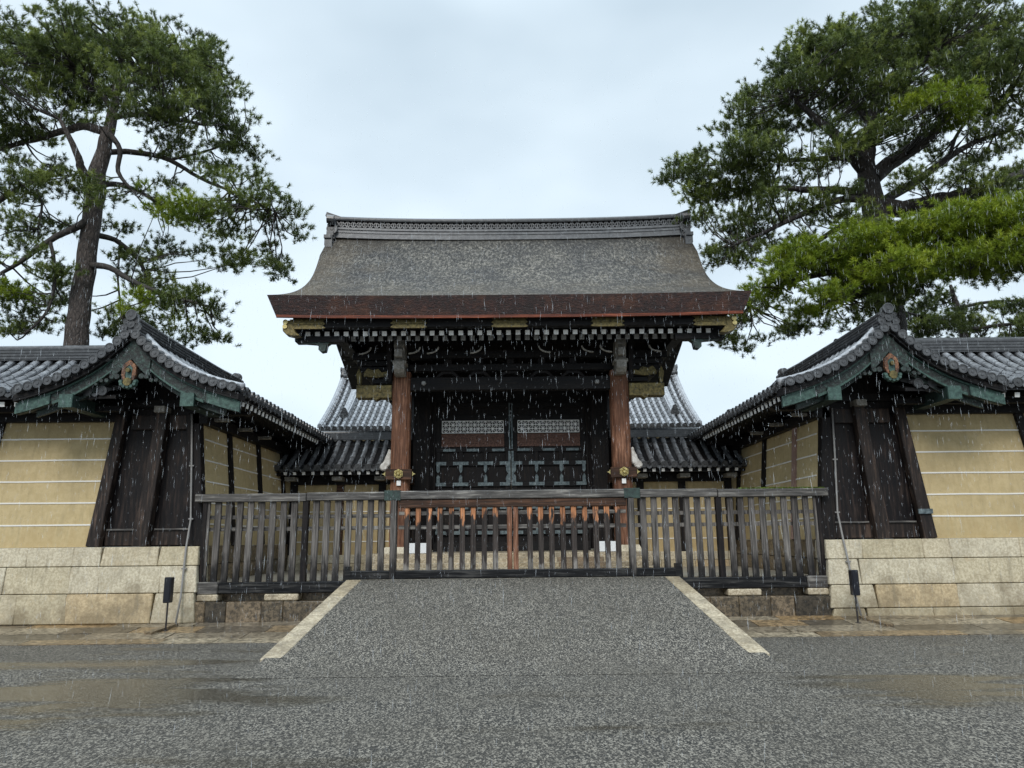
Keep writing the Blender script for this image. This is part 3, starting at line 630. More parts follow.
# thick layered edge and underside
mb = MB(); ut = MB(); TH = .5; nn = len(ys)
def under(y, t, s):
    x, z = surf(s, t); return (x - s * .2 * (1), y + (.15 if y < 20.4 else -.15 if y > 20.6 else 0) * max(0, 1 - t * 6), z - TH)
for s in (-1, 1):
    A = [(surf(s, t)[0], y, surf(s, t)[1] - .002) for y, t in ys]; B = [under(y, t, s) for y, t in ys]
    mb.add(A + B, [(i, i + 1, nn + i + 1, nn + i) for i in range(nn - 1)])
for y0, sg in ((16.2, 1), (24.8, -1)):
    A = []; B = []
    for u in us:
        x, z = surf(u, 0); A.append((x, y0, z - .002)); B.append((x * (XV - .2) / XV, y0 + sg * .15, z - TH))
    n = len(us); mb.add(A + B, [(i, i + 1, n + i + 1, n + i) for i in range(n - 1)])
mb.build('eave_edge', M['fascia'], G)
mb = MB()
mb.sweep([(x * (XV - .2) / XV, 16.345, surf(x / XV, 0)[1] - TH + .03) for x in np.linspace(-XV, XV, 25)], [(-.02, -.035), (.03, -.035), (.03, .03), (-.02, .03)])
mb.build('orange_batten', M['orange'], G)
# soffit: curved underside
mb = MB(); V = []
for y, t in ys:
    z = zf(t) - TH + .02
    for x in (-XV + .2, -2.5, 2.5, XV - .2): V.append((x, y + (.15 if y < 18 else -.15 if y > 23 else 0) * max(0, 1 - t * 6), z + .04 - (min(.8, .6 * t + 1.25 * t * t) if abs(x) > 3 else .1 * min(1, t * 4))))
mb.add(V, [(j * 4 + i, j * 4 + i + 1, (j + 1) * 4 + i + 1, (j + 1) * 4 + i) for j in range(nn - 1) for i in range(3)])
mb.build('soffit', M['darkwoodx'], G)
# ridge
def rz(x): return 10.25 + .12 * (abs(x) / 5.2) ** 2.5
xs = np.linspace(-5.1, 5.1, 29)
MB().sweep([(x, 20.5, rz(x) - .06) for x in xs], [(.34, -.1), (.34, .05), (.36, .05), (.36, .1), (.3, .1), (.3, .16), (.33, .16), (.33, .21), (.27, .21), (.27, .25), (-.27, .25), (-.27, .21), (-.33, .21), (-.33, .16), (-.3, .16), (-.3, .1), (-.36, .1), (-.36, .05), (-.34, .05), (-.34, -.1)]).build('roof_ridge', M['tileridge'], G)
mb = MB()
n = 60; dx = 10.1 / n
for yy in (20.27, 20.73):
    if yy > 20.5: mb.build('ridge_lattice', M['tileridge'], G); mb = MB()
    for i in range(n):
        x = -5.05 + i * dx; z0, z1 = rz(x) + .19, rz(x + dx) + .4
        mb.beam((x, yy, z0), (x + dx, yy, z1), .03, .034, up=(0, 1, 0)); mb.beam((x, yy, z1), (x + dx, yy, z0), .03, .034, up=(0, 1, 0))
    for i in range(n + 1):
        x = -5.05 + i * dx; mb.box((x, yy, rz(x) + .295), (.03, .034, .21))
ln = mb.build('ridge_lattice', M['tileridge'], G)
MB().sweep([(x, 20.5, rz(x) + .18) for x in xs], [(.1, 0), (.1, .22), (-.1, .22), (-.1, 0)]).build('ridge_core', M['tile'], G)
MB().sweep([(x, 20.5, rz(x) + .4) for x in xs], [(.3, 0), (.31, .04), (.26, .05), (.26, .1), (.17, .12), (.12, .19), (0, .22), (-.12, .19), (-.17, .12), (-.26, .1), (-.26, .05), (-.31, .04), (-.3, 0)]).build('ridge_cap', M['tile'], G)
for s in (-1, 1):
    mb = MB(); e = rz(5.2) - .15
    mb.box((s * 5.12, 20.5, e + .22), (.16, .85, .62)); mb.box((s * 5.16, 20.5, e + .05), (.2, 1.0, .12)); mb.box((s * 5.16, 20.5, e + .3), (.2, .9, .09)); mb.box((s * 5.18, 20.5, e - .2), (.22, 1.15, .3)); mb.box((s * 5.2, 20.5, e - .1), (.2, 1.25, .1)); mb.box((s * 5.14, 20.5, e - .38), (.18, 1.35, .14))
    mb.beam((s * 4.95, 20.5, e + .58), (s * 5.33, 20.5, e + .7), .55, .09); mb.beam((s * 4.95, 20.5, e + .66), (s * 5.38, 20.5, e + .80), .3, .1, .34, .12)
    for yy in (20.15, 20.5, 20.85): mb.disc((s * 5.21, yy, e + .42), (s, 0, 0), .15, .05)
    for yy in (20.08, 20.92):
        mb.cyl((s * 5.05, yy - .1 * (1 if yy < 20.5 else -1), e + .45), (s * 5.25, yy - .12 * (1 if yy < 20.5 else -1), e + .46), .12, n=10)
        mb.disc((s * 5.12, 20.06 if yy < 20.5 else 20.94, e + .2), (0, -1 if yy < 20.5 else 1, 0), .16, .05)
    mb.build('ridge_ornament', M['tile'], G)
# beam under the eave edge with gilt bands
MB().bb(-5.05, 5.05, 16.55, 16.75, 6.42, 6.72).build('eave_beam', M['darkwoodx'], G)
for x0, x1 in ((-5.12, -4.28), (-2.78, -1.93), (-.44, .42), (1.87, 2.66), (4.25, 5.08)):
    mb = MB(); poly = [(x0, 6.40), (x0 + .1, 6.38), (x1 - .1, 6.38), (x1, 6.40), (x1 - .07, 6.46), (x1, 6.5), (x1 - .07, 6.55), (x1, 6.61), (x0, 6.61), (x0 + .07, 6.55), (x0, 6.5), (x0 + .07, 6.46)]
    mb.prism(poly, 'y', 16.51, 16.56); mb.bb(x0 + .08, x1 - .08, 16.49, 16.52, 6.48, 6.52); mb.build('gilt_band', M['gold'], G)
for s in (-1, 1):
    mb = MB()      # scrolled gilt end piece
    pl = [(5.0, 6.6), (5.22, 6.58), (5.27, 6.5), (5.2, 6.47), (5.27, 6.42), (5.26, 6.33), (5.17, 6.24), (5.0, 6.2), (4.85, 6.22), (4.95, 6.3), (5.02, 6.42)]
    mb.prism([(s * a, b) for a, b in pl], 'y', 16.5, 16.72); o = mb.build('corner_scroll', M['gold'], G, bevel=.015)
    mb = MB(); mb.cyl((s * 5.2, 16.47, 6.54), (s * 5.2, 16.74, 6.54), .06, n=10); mb.cyl((s * 5.21, 16.47, 6.43), (s * 5.21, 16.74, 6.43), .055, n=10); mb.build('scroll_knob', M['brightgold'], o)
    mb = MB()      # hanging beam nose
    mb.prism([(s * a, b) for a, b in ((5.1, 6.24), (4.95, 6.16), (4.6, 6.13), (4.52, 6.1), (4.52, 5.98), (4.46, 5.93), (4.36, 5.95), (4.33, 6.1), (4.25, 6.16), (4.2, 6.26))], 'y', 16.9, 17.1); mb.build('beam_nose', M['darkcopper'], G)
    for yy in (16.95, 19.2, 21.8, 24.05):
        MB().bb(s * 3.9, s * 5.0, yy - .09, yy + .09, 6.16 + (.9 if 18 < yy < 23 else 0), 6.3 + (.9 if 18 < yy < 23 else 0)).build('purlin_arm', M['darkwoodx'], G)
# rafters, two rows, with painted ends
def rafrow(n, xa, xb, y0, z0, w, h, nm, em):
    src = None
    for i in range(n):
        x = xa + (xb - xa) * i / (n - 1)
        if src is None:
            src = MB().beam((x, y0, z0), (x, 18.6, z0 + .5), w, h).build(nm, M['darkwood'], G)
            MB().beam((x, y0 - .012, z0 - .003), (x, y0 + .004, z0), w * 1.05, h * 1.05).build('painted_end', M[em], src); x00 = x
        else: inst(src, G, (x - x00, 0, 0))
rafrow(43, -4.78, 4.70, 16.9, 6.36, .105, .105, 'flying_rafter', 'white')
rafrow(43, -4.66, 4.60, 17.25, 6.335, .11, .12, 'base_rafter', 'greyend')
for x0, s in ((-4.72, 1), (4.64, -1)): pass
for s in (-1, 1): MB().bb(s * 4.0, s * 5.12, 17.0, 17.3, 6.2, 6.62).build('corner_beam', M['darkwoodx'], G, bevel=.02)
MB().bb(-4.9, 4.85, 17.1, 17.2, 6.405, 6.5).build('rafter_board', M['darkwoodx'], G)
# pillars
def pillar(x, y, w, m, z1=5.75):
    c = .16 * w; p = [(x - w / 2 + c, y - w / 2), (x + w / 2 - c, y - w / 2), (x + w / 2, y - w / 2 + c), (x + w / 2, y + w / 2 - c), (x + w / 2 - c, y + w / 2), (x - w / 2 + c, y + w / 2), (x - w / 2, y + w / 2 - c), (x - w / 2, y - w / 2 + c)]
    return MB().prism(p, 'z', 1.3, z1).build('pillar', m, G)
for s in (-1, 1):
    pillar(s * 2.76, 18.5, .45, M['redwood']); pillar(s * 2.76, 22.5, .45, M['redwood']); pillar(s * 2.45, 20.5, .66, M['darkwood'], 6.6)
    for yy in (18.5, 22.5): MB().box((s * 2.76, yy, 1.33), (.75, .75, .16), top=(.8, .8)).build('pillar_base', M['granite'], G)
    # tie beam through the pillar with gilt hexagon
    MB().bb(s * 2.76 - .32, s * 2.76 + .32, 18.18, 18.3, 3.02, 3.28).build('beam_end', M['redrail'], G, bevel=.01)
    MB().bb(s * 2.76 - .14, s * 2.76 + .14, 18.3, 22.6, 3.04, 3.26).build('tie_beam', M['redrail'], G)
    mb = MB(); mb.prism([(s * 2.76 + .12 * math.cos(t), 3.16 + .12 * math.sin(t)) for t in [math.pi / 6 + k * math.pi / 3 for k in range(6)]], 'y', 18.14, 18.18)
    for k in range(6):
        t = k * math.pi / 3 + math.pi / 6; mb.cyl((s * 2.76 + .075 * math.cos(t), 18.14, 3.16 + .075 * math.sin(t)), (s * 2.76 + .075 * math.cos(t), 18.11, 3.16 + .075 * math.sin(t)), .035, .02, 8)
    mb.cyl((s * 2.76, 18.14, 3.16), (s * 2.76, 18.09, 3.16), .045, .03, 10); mb.build('gilt_rosette', M['brightgold'], G)
    for q in (-1, 1):
        mb = MB(); xx = s * 2.76 + q * .33; mb.prism([(xx, 3.10), (xx + q * .03, 3.14), (xx + q * .08, 3.16), (xx + q * .03, 3.18), (xx, 3.22)], 'y', 18.2, 18.28); mb.build('gilt_tip', M['brightgold'], G)
    MB().bb(s * 2.76 - .05, s * 2.76 + .05, 18.22, 18.3, 2.88, 3.0).build('white_wedge', M['white'], G)
    # carved white nose standing out beside the pillar
    mb = MB(); pl = [(.22, 3.75), (.30, 3.82), (.33, 3.7), (.38, 3.6), (.42, 3.48), (.50, 3.42), (.52, 3.32), (.44, 3.26), (.34, 3.28), (.3, 3.36), (.24, 3.4)]
    mb.prism([(s * (2.76 + a), b) for a, b in pl], 'y', 18.42, 18.6); mb.build('carved_nose', M['whitecarve'], G, bevel=.03)
    # grey carved bracket in front of the pillar top
    mb = MB(); mb.prism([(17.95, 5.62), (18.05, 5.58), (18.3, 5.6), (18.3, 6.45), (17.8, 6.45), (17.78, 6.3), (17.9, 6.2), (17.92, 6.0), (17.82, 5.9), (17.85, 5.72)], 'x', s * 2.76 - .13, s * 2.76 + .13)
    mb.bb(s * 2.76 - .17, s * 2.76 + .17, 17.85, 18.3, 5.86, 5.94); mb.bb(s * 2.76 - .1, s * 2.76 + .1, 17.7, 17.9, 6.0, 6.2); mb.build('grey_bracket', M['stonegrey'], G, bevel=.01)
    # gilt capped tie beam nose
    MB().bb(s * 2.95, s * 3.9, 18.38, 18.62, 5.11, 5.40).build('beam_nose', M['darkwoodx'], G)
    mb = MB(); mb.bb(s * 3.0, s * 3.9, 18.34, 18.66, 5.09, 5.42); mb.prism([(s * 3.28, 5.1), (s * 3.4, 5.02), (s * 3.52, 5.1)], 'y', 18.35, 18.6); mb.cyl((s * 3.3, 18.36, 5.27), (s * 3.3, 18.32, 5.27), .05, n=8); mb.cyl((s * 3.18, 18.36, 5.27), (s * 3.18, 18.33, 5.27), .03, n=8); mb.build('gilt_cap', M['gold'], G, bevel=.01)
    # bracket arms stepping out under the purlins: an inverted stepped mass
    for k, (z0, z1, xo) in enumerate(((5.46, 5.58, 3.5), (5.6, 5.74, 3.68), (5.76, 5.9, 3.82), (5.92, 6.06, 3.9), (6.08, 6.28, 4.02))):
        MB().bb(s * 2.6, s * xo, 18.36, 18.64, z0, z1).build('bracket_arm', M['darkwoodx'], G, bevel=.012)
        for yy in (18.9, 19.6, 20.5, 21.4): MB().bb(s * (xo - .35), s * xo, yy - .3, yy + .34, z0 + .02, z1).build('bracket_arm', M['darkwoodx'], G)
    mb = MB(); pl = [(3.0, 5.66), (3.1, 5.78), (3.25, 5.74), (3.35, 5.84), (3.5, 5.8), (3.62, 5.86), (3.7, 5.76), (3.72, 5.64), (3.4, 5.6)]
    mb.prism([(s * a, b) for a, b in pl], 'y', 18.3, 18.36); mb.build('gilt_carving', M['gold'], G, bevel=.01)
    mb = MB(); mb.prism([(s * a, b) for a, b in ((3.78, 5.42), (3.86, 5.44), (3.9, 5.7), (3.84, 5.85), (3.77, 5.7))], 'y', 18.3, 18.42); mb.build('gilt_carving', M['gold'], G)
    mb = MB(); mb.prism([(18.3, 5.5), (22.7, 5.5), (22.9, 6.5), (20.5, 9.2), (18.1, 6.5)], 'x', s * 3.0, s * 3.12); mb.build('gable_wall', M['darkwood'], G)
    MB().bb(s * 4.1 - .12, s * 4.1 + .12, 17.3, 23.7, 6.32, 6.5).build('side_purlin', M['darkwoodx'], G)
    # small swan neck braces between rafters
    for k in range(4):
        x = s * (.7 + k * 1.05) if k < 2 else s * (2.2 + (k - 2) * 1.2)
        MB().tube([(x + s * .28 * (1 - math.cos(q)), 17.5, 6.18 - .16 * math.sin(q)) for q in np.linspace(0, math.pi / 2, 7)], .022, 6).build('curved_brace', M['stonegrey'], G)
for z0, z1, y in ((5.28, 5.62, 18.5), (5.78, 5.96, 18.5), (6.1, 6.3, 18.45), (5.28, 5.62, 22.5)):
    MB().bb(-2.6, 2.6, y - .12, y + .12, z0, z1).build('lintel', M['darkwoodx'], G, bevel=.012)
MB().bb(-2.9, 2.9, 20.4, 20.6, 5.34, 7.4).build('transom_wall', M['darkwoodx'], G)
MB().bb(-4.1, 4.1, 18.45, 22.7, 6.52, 6.6).build('ceiling', M['darkwood'], G)
for x in (-1.6, -.8, 0, .8, 1.6):      # frog leg struts and blocks between lintels
    mb = MB(); mb.prism([(x - .32, 5.62), (x - .22, 5.62), (x - .1, 5.7), (x + .1, 5.7), (x + .22, 5.62), (x + .32, 5.62), (x + .16, 5.78), (x - .16, 5.78)], 'y', 18.42, 18.55); mb.bb(x - .1, x + .1, 18.4, 18.6, 5.96, 6.1); mb.build('strut', M['darkwood'], G, bevel=.01)
mb = MB()
for s in (-1, 1): mb.cyl((s * 2.2, 18.36, 5.46), (s * 2.2, 18.32, 5.46), .07, .05, 6)
mb.build('nail_covers', M['greyend'], G)
# doors
for s in (-1, 1):
    D = MB().bb(s * .001, s * 2.08, 20.42, 20.5, 1.3, 5.34).build('door', M['darkwood'], G)
    for z in (5.25, 4.88, 4.0, 3.62, 3.05, 2.42, 1.75): MB().bb(s * .02, s * 2.06, 20.36, 20.415, z - .07, z + .07).build('door_rail', M['darkwoodx'], D, bevel=.008)
    for x in (.1, .7, 1.38, 2.0): MB().bb(s * (x - .06), s * (x + .06), 20.37, 20.42, 1.3, 3.96).build('door_stile', M['darkwood'], D, bevel=.008)
    for x in (.1, 2.0): MB().bb(s * (x - .075), s * (x + .075), 20.37, 20.42, 3.96, 5.3).build('door_stile', M['darkwood'], D)
    mb = MB(); x0, x1, z0, z1 = .2, 1.9, 4.47, 4.8; n = 17
    for i in range(n + 1):
        x = x0 + (x1 - x0) * i / n; mb.box((s * x, 20.385, (z0 + z1) / 2), (.018, .02, z1 - z0))
    for z in np.linspace(z0, z1, 4): mb.box((s * (x0 + x1) / 2, 20.383, z), (x1 - x0, .02, .02))
    for i in range(n):
        for k in range(3):
            xa = x0 + (x1 - x0) * i / n; xb = x0 + (x1 - x0) * (i + 1) / n; za = z0 + (z1 - z0) * k / 3; zb = z0 + (z1 - z0) * (k + 1) / 3
            if (i + k) % 2: za, zb = zb, za
            mb.beam((s * xa, 20.387, za), (s * xb, 20.387, zb), .014, .014, up=(0, 1, 0))
    mb.build('white_lattice', M['white'], D)
    mb = MB(); mb.bb(s * x0, s * x1, 20.39, 20.415, 4.08, 4.44)
    for i in range(n + 1): mb.box((s * (x0 + (x1 - x0) * i / n), 20.383, 4.26), (.03, .02, .36))
    for z in (4.1, 4.2, 4.32, 4.42): mb.box((s * (x0 + x1) / 2, 20.38, z), (x1 - x0, .02, .025))
    mb.build('carved_panel', M['carved'], D)
    for zt, zb in ((3.62, 3.05), (3.05 - .63, 1.75)):      # iron T fittings, upright and inverted, meeting across a gap
        for x in (.09, .7, 1.38, 2.0):
            wl = .3 if .2 < x < 1.9 else .16
            c = x if .2 < x < 1.9 else (x + .08 if x < 1 else x - .08)
            for (z, zz) in ((zt, zt - .2), (zb, zb + .2)):
                mb = MB(); mb.bb(s * (c - wl / 2 - .06), s * (c + wl / 2 + .06), 20.33, 20.36, z - .045, z + .045); mb.bb(s * (x - .045), s * (x + .045), 20.332, 20.362, min(z, zz), max(z, zz))
                mb.prism([(s * (x - .045), zz), (s * x, zz + (.07 if zz > z else -.07)), (s * (x + .045), zz)], 'y', 20.334, 20.364); mb.build('iron_fitting', M['steel'], D)
    for x in (.35, 1.05, 1.7): MB().bb(s * (x - .17), s * (x + .17), 20.34, 20.37, 3.95, 4.02).build('iron_fitting', M['steel'], D)
    MB().bb(s * .015, s * .075, 20.32, 20.36, 3.1, 3.95).build('iron_fitting', M['steel'], D)
    MB().bb(s * .02, s * .05, 20.33, 20.36, 4.0, 5.3).build('iron_fitting', M['steel'], D)
    MB().bb(s * 2.08, s * 2.16, 20.3, 20.5, 1.3, 5.34).build('jamb', M['darkwood'], G)
# stone platform and steps
MB().bb(-3.4, 3.4, 17.5, 23.5, .5, 1.26).build('platform', M['kerbstone'], G, bevel=.01)
for k, (y, z) in enumerate(((16.3, .97), (16.7, 1.06), (17.1, 1.16))):
    mb = MB(); x = -3.1
    while x < 3.09: e = min(x + 1.03, 3.1); mb.bb(x + .003, e - .003, y, 17.5, .8, z); x = e
    mb.build('stone_step', M['kerbstone'], G, bevel=.012)
MB().bb(-2.1, 2.1, 20.15, 20.6, 1.26, 1.5).build('threshold', M['darkwoodx'], G)
for s in (-1, 1):
    T = thing('white_board', 'small white board on the stone platform seen through the %s part of the centre barrier' % SIDE[s], 'board', (s * 2.22, 17.75, 1.26), 'small white boards on the platform')
    MB().bb(s * 1.98, s * 2.45, 17.74, 17.77, 1.27, 1.5).build('panel', M['board'], T)
    mb = MB(); mb.bb(s * 2.02, s * 2.08, 17.77, 17.95, 1.26, 1.3); mb.bb(s * 2.36, s * 2.42, 17.77, 17.95, 1.26, 1.3); mb.bb(s * 2.02, s * 2.06, 17.77, 17.79, 1.26, 1.45); mb.bb(s * 2.38, s * 2.42, 17.77, 17.79, 1.26, 1.45); mb.build('stand', M['rod'], T)

# ------------------------------------------------------------ wooden barrier: centre leaf and two flanks
FY = 14.12
def slat(parent, x, z0, z1, w, m, lean=0.):
    mb = MB(); j = random.uniform(-.006, .006)
    mb.beam((x + lean, FY + j, z0), (x, FY + j, z1), w, .05, w * random.uniform(.92, 1.04), .05, up=(0, -1, 0))
    return mb.build('slat', m, parent, bevel=.006)
C = thing('wooden_barrier', 'centre leaf of the wooden barrier, orange topped slats across the ramp', 'barrier', (0, FY, .86))
MB().bb(-2.28, 2.28, FY - .09, FY + .09, 2.315, 2.47).build('top_rail', M['greyrail'], C, bevel=.012)
MB().bb(-2.14, 2.14, FY - .06, FY + .06, 2.16, 2.31).build('red_rail', M['redrail'], C, bevel=.01)
for z in (2.06, 1.80): MB().bb(-2.14, 2.14, FY + .03, FY + .08, z - .035, z + .035).build('cross_rail', M['greyrail'], C)
MB().bb(-3.05, 3.05, FY - .07, FY + .09, .865, 1.02).build('sill', M['blacksill'], C, bevel=.015)
for s in (-1, 1):
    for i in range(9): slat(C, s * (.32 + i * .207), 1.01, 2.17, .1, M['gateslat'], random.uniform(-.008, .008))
    MB().bb(s * .012, s * .105, FY - .05, FY + .06, 1.01, 2.16).build('meeting_stile', M['redwood'], C, bevel=.01)
    MB().bb(s * 2.17, s * 2.28, FY - .1, FY + .1, .87, 2.32).build('post', M['slat'], C, bevel=.01)
    MB().bb(s * 2.1, s * 2.4, FY - .1, FY + .1, 2.30, 2.485).build('copper_sleeve', M['darkcopper'], C)
for s in (-1, 1):
    T = thing('wooden_barrier', '%s flank of the wooden barrier, weathered grey slats on stone footing' % SIDE[s], 'barrier', (s * 4.1, FY, .2), 'flanks of the wooden barrier')
    MB().bb(s * 2.4, s * 3.86, FY - .09, FY + .09, 2.31, 2.46).build('top_rail', M['greyrail'], T, bevel=.012)
    MB().bb(s * 3.87, s * 5.95, FY - .09, FY + .09, 2.30, 2.45).build('top_rail', M['greyrail'], T, bevel=.012)
    for z in (2.02, 1.80): MB().bb(s * 2.28, s * 5.8, FY + .03, FY + .08, z - .035, z + .035).build('cross_rail', M['greyrail'] if s < 0 else M['slat'], T)
    for i in range(17):
        x = 2.46 + i * .2045
        if abs(x - 3.88) < .1: continue
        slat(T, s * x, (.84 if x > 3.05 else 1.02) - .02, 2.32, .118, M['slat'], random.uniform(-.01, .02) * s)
    MB().bb(s * 3.83, s * 3.93, FY - .06, FY + .07, .8, 2.33).build('post', M['darkwood'], T)
    MB().bb(s * 5.72, s * 5.8, FY - .05, FY + .05, .8, 2.31).build('post', M['darkwood'], T)
    MB().bb(s * 3.0, s * 3.1, FY - .075, FY + .075, .82, 1.1).build('sill_stop', M['blacksill'], T)
    mb = MB(); mb.bb(s * 3.06, s * 5.4, FY - .1, FY + .1, .64, .84); mb.build('sill', M['blacksill'], T, bevel=.015)
    MB().bb(s * 5.405, s * 5.79, FY - .11, FY + .11, .63, .85).build('sill', M['greyrail'], T, bevel=.02)
    for xx, w in ((5.58, .38), (4.23, .62)): MB().bb(s * (xx - w / 2), s * (xx + w / 2), FY - .13, FY + .13, .51, .63).build('support_stone', M['kerbstone'], T, bevel=.02)
    mb = MB(); x = 3.0; rnd = random.Random(s + 9)
    while x < 5.78:
        e = min(x + rnd.uniform(.35, .75), 5.79); mb.bb(s * (x + .003), s * (e - .003), FY - .16, FY + .2, .1, .5); x = e
    mb.build('stone_footing', M['darkgranite'], T, bevel=.012)
    MB().bb(s * 3.0, s * 5.79, FY + .2, FY + .34, .1, .82).build('footing_back', M['darkgranite'], T)
    if s > 0: # moss along the rail top
        mb = MB(); n = 120; rr = random.Random(5)
        for k in range(n): x = rr.uniform(4.3, 5.9); mb.cyl((x, FY + rr.uniform(-.07, .07), 2.445), (x, FY + rr.uniform(-.07, .07), 2.46 + rr.random() * .012), .035, .012, 6)
        mb.build('moss', M['brightneedle'], T)

# ------------------------------------------------------------ sensor posts, conduits, drain covers
for s in (-1, 1):
    T = thing('sensor_post', 'black box sensor on a thin rod at the foot of the %s stone base' % SIDE[s], 'sensor', (s * 5.95 - .02, 13.3, .09), 'sensors on thin rods')
    x = s * 5.95 - .02
    MB().cyl((x, 13.3, .08), (x, 13.3, .75), .016, n=8).build('rod', M['rod'], T)
    b = MB().bb(x - .06, x + .06, 13.22, 13.36, .55, .98).build('housing', M['sensor'], T, bevel=.012)
    MB().bb(x - .045, x + .045, 13.212, 13.219, .6, .93).build('lens_cover', M['sensor'], b)
    MB().cyl((x, 13.3, .08), (x, 13.3, .1), .05, n=10).build('foot', M['rod'], T)
    T = thing('cable_conduit', 'thin grey conduit running down the %s corner post and stone base to the ground' % SIDE[s], 'conduit', (s * 5.9, 14.05, .13), 'conduits on the corner posts')
    xx = 6.0
    X_ = (6.19, 6.12, 6.05, 6.02, 6.01, 6.0, 5.99) if s < 0 else (6.24, 6.20, 6.14, 6.12, 6.15, 6.17, 6.19)
    pts = [(s * a, b, c) for a, b, c in zip(X_, (14.17, 14.17, 14.16, 13.98, 13.93, 13.87, 13.72), (4.0, 3., 2., 1.47, 1.1, .6, .15))]
    MB().tube(pts, .019, 8).build('pipe', M['conduit'], T, smooth=True)
    mb = MB()
    for p in (pts[1], pts[2], pts[4]): mb.box((p[0], p[1] + .01, p[2]), (.09, .04, .025))
    mb.build('clips', M['conduit'], T)
    x = pts[-1][0]
    zz_ = 0
    T = thing('cable_cover', 'dark angled cover strip lying on the flagstones below the %s conduit' % SIDE[s], 'cover strip', (x, 13.3, .1), 'cable cover strips')
    MB().beam((x, 13.7, .15), (x + s * .12, 12.95, .085), .13, .04).build('strip', M['darkgranite'], T)

# ------------------------------------------------------------ pines
def needles_mesh(name, tufts, mat_, parent, nn=40, Ln=.125, wd=.0075):
    P = np.array([t[0] for t in tufts]); A = np.array([t[1] for t in tufts]); tone = np.array([t[2] for t in tufts]); n = len(P)
    A /= np.linalg.norm(A, axis=1)[:, None]
    P = np.repeat(P, nn, 0); A = np.repeat(A, nn, 0); N = n * nn
    D = RNG.normal(size=(N, 3)); D /= np.linalg.norm(D, axis=1)[:, None]
    D = D * 1. + A * RNG.uniform(.3, 1.2, (N, 1)); D /= np.linalg.norm(D, axis=1)[:, None]
    Ls = Ln * RNG.uniform(.7, 1.2, (N, 1)); base = P + A * RNG.uniform(-.07, .05, (N, 1))
    Q = np.cross(D, RNG.normal(size=(N, 3))); Q /= np.linalg.norm(Q, axis=1)[:, None]
    V = np.empty((N, 3, 3)); V[:, 0] = base - Q * wd; V[:, 1] = base + Q * wd; V[:, 2] = base + D * Ls
    V = V.reshape(-1, 3) - np.array(WL[parent.name])
    me = bpy.data.meshes.new(name); me.vertices.add(3 * N); me.loops.add(3 * N); me.polygons.add(N)
    me.vertices.foreach_set('co', V.ravel()); me.loops.foreach_set('vertex_index', np.arange(3 * N)); me.polygons.foreach_set('loop_start', np.arange(0, 3 * N, 3))
    me.update(calc_edges=True)
    at_ = me.attributes.new('tone', 'FLOAT', 'POINT'); tv = np.repeat(tone, nn * 3) + np.repeat(RNG.uniform(-.12, .12, N), 3); at_.data.foreach_set('value', np.clip(tv, 0, 1))
    me.materials.append(mat_); o = bpy.data.objects.new(name, me); COL.objects.link(o); o.parent = parent; WL[o.name] = WL[parent.name]; return o
def smooth_path(pts, k=4):
    P = [Vector(p) for p in pts]; out = []
    for i in range(len(P) - 1):
        a = P[max(i - 1, 0)]; b = P[i]; c = P[i + 1]; d = P[min(i + 2, len(P) - 1)]
        for j in range(k):
            t = j / k; out.append(.5 * ((2 * b) + (c - a) * t + (2 * a - 5 * b + 4 * c - d) * t * t + (3 * b - a - 3 * c + d) * t ** 3))
    return out + [P[-1]]
